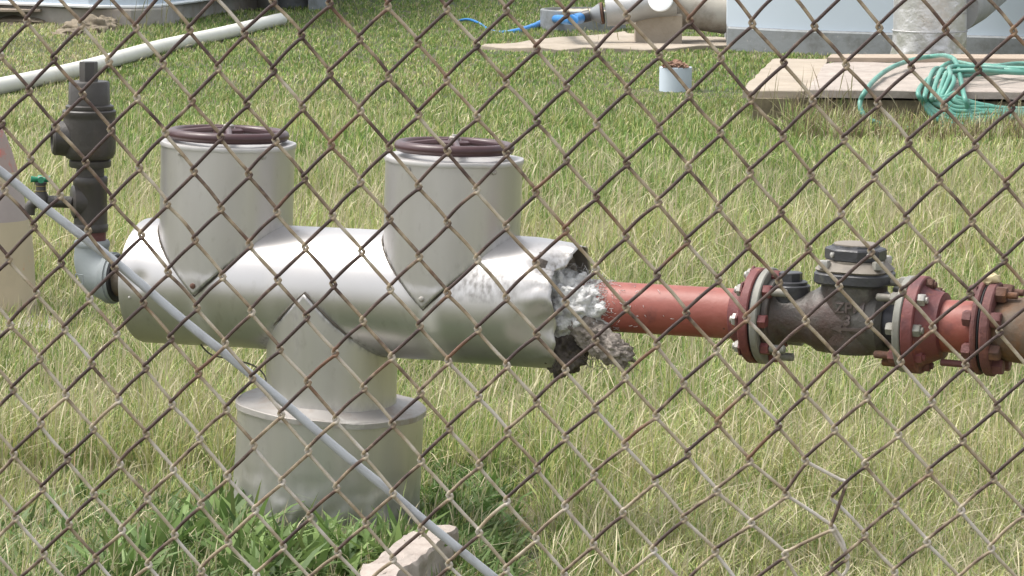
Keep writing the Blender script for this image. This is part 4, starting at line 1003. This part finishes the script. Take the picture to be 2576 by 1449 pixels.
# white stub pipe with clods
c_ = G(1699, 229); s_ = proj(c_)[2]/FP
st = thing('stub_pipe', (c_.x, c_.y, 0), 'short white pipe stub capped with brown clods standing in the grass', 'pipe')
hS = lambda v: hV(0, v, c_, MZ)
bm = bmesh.new(); lathe(bm, frame(c_, MZ), [(-.03, 41*s_), (hS(169), 41*s_), (hS(168), 40*s_), (hS(170), 37*s_)], 40); bmobj('pipe_wall', bm, 'tank', st)
bm = bmesh.new()
for k in range(7): blob(bm, c_+Vector((rg.uniform(-.05, .05), rg.uniform(-.05, .05), hS(166)+rg.uniform(-.004, .012))), (.032, .03, .022), k, .4, 2.5, 3)
bmobj('clods', bm, 'soil', st)
# round concrete planter ring with gravel
c_ = G(1468, 30, .12); c_ = Vector((c_.x, c_.y+.15, 0)); s_ = proj(c_)[2]/FP
rgp = thing('gravel_ring', (c_.x, c_.y, 0), 'round grey concrete ring filled with pale gravel, top centre', 'planter')
bm = bmesh.new(); ro = 108*s_; lathe(bm, frame(c_, MZ), [(-.05, ro), (.125, ro), (.13, ro-.006), (.13, ro-.02), (.10, ro-.022), (-.04, ro-.022)], 64, cap0=False, cap1=False); bmobj('ring_wall', bm, 'found', rgp)
bm = bmesh.new(); lathe(bm, frame(c_, MZ), [(.04, ro-.023), (.10, ro-.023), (.125, ro*.5), (.13, .02)], 48, fn=lambda p, a, s, r_: p+Vector((0, 0, .008*mn.noise(Vector((p.x*30, p.y*30, 0)))))); bmobj('gravel_fill', bm, 'gravel', rgp)
# grey pipe run on a support, coupling, blue hose
base_y = 20.5
Q = lambda u, v, d=0: PY(u, v, base_y+d)
sq = Q(1600, 40).y/FP*1.01
run = thing('grey_pipe', (Q(1650, 50).x, base_y, 0), 'fat grey horizontal pipe on a concrete saddle in front of the right tank', 'pipe')
bm = bmesh.new(); sweep(bm, catmull([Q(1524, 28), Q(1575, 22), Q(1630, 8), Q(1700, 2)], 8), 38*sq, 36); bmobj('bend', bm, 'silver2', run, sharp=60)
bm = bmesh.new(); lathe(bm, frame(Q(1640, 16, .1), Vector((1, .12, -.12))), [(0, 44*sq), (190*sq, 46*sq), (192*sq, 44*sq)], 48); bmobj('barrel', bm, mat('barrel_beige', (.36, .33, .28), .7, .2, noise=.15, nscale=4, spots=[((.14, .10, .07), 5, .5, .65, .7)]), run)
bm = bmesh.new(); lathe(bm, frame(Q(1486, 37), Vector((1, -.1, .15))), [(0, 13*sq), (8*sq, 17*sq), (20*sq, 24*sq), (26*sq, 27*sq)], 32); bmobj('reducer', bm, 'found', run)
bm = bmesh.new(); lathe(bm, frame(Q(1509, 34), Vector((1, -.1, .15))), [(0, 27*sq), (9*sq, 27*sq)], 32); bmobj('rusty_gap', bm, 'rust', run)
bm = bmesh.new(); lathe(bm, frame(Q(1459, 45, -.02), Vector((1, 0, .25))), [(0, 11*sq), (10*sq, 15*sq), (26*sq, 15*sq)], 12); bmobj('coupling', bm, 'castb', run)
bm = bmesh.new(); lathe(bm, frame(Q(1664, 0, -.10), Vector((-.25, -.8, .25))), [(0, 30*sq), (.02, 32*sq), (.026, 31*sq), (.028, 28*sq)], 48); bmobj('round_cap', bm, 'white', run)
bm = bmesh.new(); z0 = G(1640, 90).y
sd2 = [Q(1588, 40), Q(1725, 45), Q(1700, 90), Q(1625, 95)]
prism(bm, [(Q(1600, 60).x, base_y-.02), (Q(1716, 60).x, base_y-.02), (Q(1716, 60).x, base_y+.3), (Q(1600, 60).x, base_y+.3)], -.1, Q(1650, 34).z, .01); bmobj('saddle', bm, 'tan', run, sharp=25)
bh = [Q(1458, 46, -.05), Q(1430, 50, -.1), G(1385, 66)+MZ*.045, G(1340, 76)+MZ*.022, G(1285, 83)+MZ*.006, G(1240, 76)-MZ*.01, G(1205, 66)+MZ*.02, G(1172, 58)+MZ*.025, G(1130, 54)-MZ*.02]
bm = bmesh.new(); sweep(bm, catmull(bh, 8), lambda f: .034-.026*min(1, f*1.4), 16)
tag(bmobj('blue_hose', bm, 'bhose', sharp=60), 'bright blue lay flat hose running from the grey pipe into the grass', 'hose')
# tan walkway slab
wk = [gp(1200, 110, .04), gp(1225, 101, .04), (gp(1330, 93, .04)), gp(1480, 78, .04), gp(1570, 70, .04), gp(1610, 84, .04), gp(1760, 84, .04), gp(1940, 86, .04), gp(1940, 100, .04), gp(1700, 114, .04), gp(1400, 116, .04)]
bm = bmesh.new(); prism(bm, wk, -.05, .022, .004); weather(bm, .05, .15, 3); o = bmobj('concrete_path', bm, 'tan', sharp=25); o['kind'] = 'structure'

# ------------------------------------------------------------------ grass
def inpoly(x, y, poly):
    r_ = np.zeros(len(x), bool); n_ = len(poly); j = n_-1
    for i in range(n_):
        xi, yi = poly[i]; xj, yj = poly[j]
        c = ((yi > y) != (yj > y)) & (x < (xj-xi)*(y-yi)/((yj-yi)+1e-12)+xi); r_ ^= c; j = i
    return r_
def gmat(name, trans=.26):
    m = bpy.data.materials.new(name); m.use_nodes = True; t = m.node_tree; b = t.nodes['Principled BSDF']; L = t.links.new
    a = t.nodes.new('ShaderNodeAttribute'); a.attribute_name = 'Col'
    b.inputs['Roughness'].default_value = .55; b.inputs['Specular IOR Level'].default_value = .35
    L(a.outputs['Color'], b.inputs['Base Color'])
    tr = t.nodes.new('ShaderNodeBsdfTranslucent'); L(a.outputs['Color'], tr.inputs[0]); mx = t.nodes.new('ShaderNodeMixShader'); mx.inputs[0].default_value = trans
    L(b.outputs[0], mx.inputs[1]); L(tr.outputs[0], mx.inputs[2]); L(mx.outputs[0], t.nodes['Material Output'].inputs[0]); return m
def make_blades(name, x, y, h, wd, lean, col, kind=None, z0=None, curve=1.7):
    """vectorised ribbon blades; col (n,2,3): colour at base and tip; kind 1 = stalk with seed head"""
    n_ = len(x); ph = rng.uniform(0, 2*math.pi, n_); wd_dir = rng.normal(.35, 1.0, n_)     # a light breeze bias to the right
    ph = np.where(rng.random(n_) < .35, wd_dir, ph)
    ps = rng.uniform(-1.2, 1.2, n_)
    S_ = np.array([0, .38, .72, 1.0]) ; prof_b = np.array([.8, 1.0, .62, 0]); prof_s = np.array([.45, .45, 1.25, 0.15])
    V_ = np.zeros((n_, 7, 3)); z0 = np.zeros(n_) if z0 is None else z0
    C_ = np.ones((n_, 7, 4)); kind = np.zeros(n_) if kind is None else kind
    sx, sy = np.cos(ps), np.sin(ps)
    for k in range(4):
        s = S_[k]; off = lean*h*s**curve; px = x+np.cos(ph)*off; py = y+np.sin(ph)*off; pz = z0+h*s*(1-.35*np.minimum(1, lean)*s**1.5)
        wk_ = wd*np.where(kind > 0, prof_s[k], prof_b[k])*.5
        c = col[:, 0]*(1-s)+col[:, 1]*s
        if k < 3:
            V_[:, 2*k] = np.stack([px-sx*wk_, py-sy*wk_, pz], 1); V_[:, 2*k+1] = np.stack([px+sx*wk_, py+sy*wk_, pz], 1)
            C_[:, 2*k, :3] = c; C_[:, 2*k+1, :3] = c
        else:
            V_[:, 6] = np.stack([px, py, pz], 1); C_[:, 6, :3] = c
    tri = np.array([[0, 1, 3], [0, 3, 2], [2, 3, 5], [2, 5, 4], [4, 5, 6]])
    F_ = (np.arange(n_)[:, None, None]*7+tri[None]).reshape(-1, 3)
    me = npmesh(name, V_.reshape(-1, 3), F_)
    ca = me.color_attributes.new('Col', 'FLOAT_COLOR', 'POINT'); ca.data.foreach_set('color', C_.astype(np.float32).ravel())
    return me
GREEN = np.array([.165, .275, .062]); LUSH = np.array([.10, .18, .045]); YEL = np.array([.42, .455, .165]); STRAW = np.array([.62, .56, .36]); BROWN = np.array([.34, .27, .16])
drumc = (bd.x, bd.y)
holes = [wk, [gp(1866, 226, zp), gp(3000, 238, zp), gp(3000, 140, zp), gp(1945, 146, zp)], [(x_, y_) for x_, y_ in lf]+[(lf[-1][0], 40), (lf[0][0], 40)], [(x_, y_-.05) for x_, y_ in rf_]+[(rf_[-1][0]+1, 40), (rf_[0][0], 40)],
         [gp(905, 1428, zt), gp(1062, 1318, zt), gp(1144, 1324, zt), gp(975, 1475, zt), gp(880, 1475, zt)]]
yp_ = gp(2300, 226, zp)[1]; c_stub = (st.location.x, st.location.y)
XS, YS, HS, WS, LS, CS, KS = [], [], [], [], [], [], []
def band(y0, y1, dens, hm, wm_, stalk, seed, wide=0.0):
    xw = lambda y_: .158*y_+.45+wide
    area = (y1-y0)*(xw(y0)+xw(y1)); n_ = int(area*dens)
    y = y0+(y1-y0)*rng.random(n_); x = (rng.random(n_)*2-1)*xw(y)
    # clump: move blades toward tuft centres
    tuft = .045+.0015*y; gx = np.round(x/tuft+rng.normal(0, .25, n_)); gy = np.round(y/tuft+rng.normal(0, .25, n_))
    jit = (np.sin(gx*12.9898+gy*78.233)*43758.5453) % 1; jit2 = (np.sin(gx*39.346+gy*11.135)*24634.63) % 1
    tf = (rng.random(n_) < .6)
    x = np.where(tf, (gx+jit-.5)*tuft+rng.normal(0, tuft*.16, n_), x); y = np.where(tf, (gy+jit2-.5)*tuft+rng.normal(0, tuft*.16, n_), y)
    keep = np.hypot(x-drumc[0], y-drumc[1]) > rd+.01
    if wide: keep &= np.abs(x) > .158*y+.4
    for hpoly in holes: keep &= ~inpoly(x, y, hpoly)
    x, y, jit = x[keep], y[keep], jit[keep]; n_ = len(x)
    n1 = fbm(x+50, y+50, .55, 1); n2 = fbm(x+50, y+50, 2.3, 2); n3 = fbm(x+50, y+50, .9, 3)
    h = hm(x, y)*(.55+.9*n2)*rng.uniform(.6, 1.25, n_)*(.8+.4*jit)
    padf = (x > gp(1880, 226)[0]) & (y < yp_+.02) & (y > yp_-.75)
    h = np.where(padf, h*1.5+.072*rng.uniform(.6, 1.1, n_), h)
    sc_ = np.hypot(x-c_stub[0], y-c_stub[1]) < .35; h = np.where(sc_ & (y < c_stub[1]), h*.35, h)
    kind = (rng.random(n_) < stalk).astype(float); h = np.where(kind > 0, h*rng.uniform(1.25, 1.75, n_), h)
    h = h*(.72+.56*np.clip((n1-.3)*2.5, 0, 1)); wd = wm_*rng.uniform(.6, 1.3, n_)*np.where(kind > 0, .8, 1)
    lean = np.abs(rng.normal(.3, .28, n_))+np.where(rng.random(n_) < .18, rng.uniform(.4, 1.2, n_), 0)+np.where((y < 7) & (x > .2) & (rng.random(n_) < .35), rng.uniform(.3, 1.0, n_), 0)
    # colour fields
    u_ = x/y; dry = np.clip((n1-.38)*3.2, 0, 1)*.65+.30
    dry = dry+np.where((y < 6.9) & (x > .2), .4, 0)+np.where((y > 11) & (y < 15.5) & (u_ > .09), .35, 0)+np.where((y > 15) & (u_ < -.12), .5, 0)
    dry = dry-np.clip((y-10)*.06, 0, .35)*((u_ < .09) & (u_ > -.12))-np.where((y < 6.7) & (x < 0), .2, 0)
    dry = np.clip(dry, .03, 1); q = rng.random(n_)
    cb = np.where((q < dry*.30)[:, None], STRAW, np.where((q < dry*.30+.34+.25*dry)[:, None], YEL, GREEN))
    cb = cb*rng.uniform(.7, 1.25, (n_, 1))*(1+rng.normal(0, .06, (n_, 3)))*(.8+.4*n3)[:, None]
    cb = np.where((kind > 0)[:, None], STRAW*rng.uniform(.65, 1.05, (n_, 1)), cb)
    cb = np.where((padf & (rng.random(n_) < .45))[:, None], BROWN*rng.uniform(.35, .95, (n_, 1)), cb)  # dry brown blades, also dimmed in colour for the pad's shadow
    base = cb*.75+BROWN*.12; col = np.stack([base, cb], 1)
    XS.append(x); YS.append(y); HS.append(h); WS.append(wd); LS.append(lean); CS.append(np.clip(col, .005, .9)); KS.append(kind)
near = lambda x, y: np.where((y < 6.7) & (x < .05), .045, .105)-np.where((np.abs(x-.3) < .35) & (y < 6.5), .03, 0)
mid = lambda x, y: .105*np.ones_like(x)+np.where((x/y < -.11) & (y < 9.4), -.05, 0)
farh = lambda x, y: np.clip(.095-(y-12)*.014, .032, .09)
band(4.7, 7.0, 13000, near, .0022, .10, 1)
band(7.0, 9.5, 9500, mid, .0024, .10, 2)
band(9.5, 13.0, 5600, mid, .0031, .08, 3)
band(13.0, 17.0, 3600, farh, .0040, .05, 4)
band(17.0, 27.5, 1500, farh, .0060, .03, 5)
# tall thin weeds in front of the tank footings
for (u0, u1, v0, n_) in ((1985, 2080, 122, 26), (1800, 1835, 96, 8), (265, 430, 80, 14), (1495, 1560, 100, 10), (2436, 2470, 60, 0), (1880, 2150, 322, 20)):
    for _ in range(n_):
        p = G(rng.uniform(u0, u1), v0+rng.uniform(-3, 10)); XS.append(np.array([p.x])); YS.append(np.array([p.y])); HS.append(np.array([rng.uniform(.12, .34)])); WS.append(np.array([.004])); LS.append(np.array([rng.uniform(.05, .5)]))
        c_ = (BROWN*.7+GREEN*.3)*rng.uniform(.5, 1); CS.append(np.array([[c_, c_]])); KS.append(np.array([float(rng.random() < .6)]))
band(4.6, 14.0, 700, mid, .007, .05, 6, 3.5)
band(14.0, 27.5, 420, farh, .010, .02, 7, 3.5)
band(2.3, 4.7, 1500, near, .005, .05, 8, 2.5)
cat_ = lambda L: np.concatenate(L)
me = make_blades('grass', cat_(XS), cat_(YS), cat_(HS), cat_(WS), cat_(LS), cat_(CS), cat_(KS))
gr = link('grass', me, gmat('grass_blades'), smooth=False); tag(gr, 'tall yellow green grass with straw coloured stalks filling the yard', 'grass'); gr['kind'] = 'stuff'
print('blades', len(cat_(XS)))
# broad leaf weeds near the drum and the lower left corner
def weeds(n_, reg, hm, wm_, colA, colB, lean0):
    xs, ys = [], []
    while len(xs) < n_:
        u, v = reg(); p = G(u, v); xs.append(p.x); ys.append(p.y)
    x = np.array(xs); y = np.array(ys); k = np.hypot(x-drumc[0], y-drumc[1]) > rd+.015
    for hpoly in holes[4:]: k &= ~inpoly(x, y, hpoly)
    x, y = x[k], y[k]; n_ = len(x)
    h = hm*rng.uniform(.5, 1.4, n_); c = colA*(1-(q := rng.random((n_, 1))))+colB*q; c = c*rng.uniform(.7, 1.2, (n_, 1))
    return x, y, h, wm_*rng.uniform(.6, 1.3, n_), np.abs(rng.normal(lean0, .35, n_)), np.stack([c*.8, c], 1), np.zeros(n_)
rr = random.Random(3)
def regA():
    while True:
        u, v = rr.gauss(560, 330), rr.gauss(1440, 90)
        if -80 < u < 1250 and 1270 < v < 1620: return u, v
def regB():
    c = rr.choice(((550, 1345, 40), (640, 1400, 60), (720, 1425, 50), (850, 1440, 50), (430, 1400, 80), (640, 1460, 90), (300, 1470, 90), (1000, 1420, 30)))
    return rr.gauss(c[0], c[2]*.55), rr.gauss(c[1]+25, 18)
def regC():
    while True:
        u, v = rr.gauss(1130, 60), rr.gauss(1270, 90)
        if u > 1075 and 1100 < v < 1420: return u, v
def regD():
    return rr.uniform(-60, 1300), rr.uniform(1330, 1640)
parts = [weeds(3000, regA, .06, .009, LUSH, np.array([.16, .22, .08]), .9), weeds(560, regB, .10, .017, np.array([.075, .14, .035]), np.array([.24, .34, .11]), .75),
         weeds(1300, regC, .045, .010, LUSH, np.array([.12, .20, .05]), .9), weeds(4000, regD, .045, .007, LUSH, np.array([.22, .26, .11]), 1.0), weeds(60, regB, .13, .008, np.array([.12, .20, .05]), np.array([.22, .27, .09]), .5)]
args = [np.concatenate([p_[i] for p_ in parts]) for i in range(7)]
me = make_blades('weeds', *args, curve=1.5)
wd_ = link('weeds', me, gmat('weed_leaves', .3), smooth=False); tag(wd_, 'lush green broad leaf weeds around the foot of the drum and lower left', 'weeds'); wd_['kind'] = 'stuff'
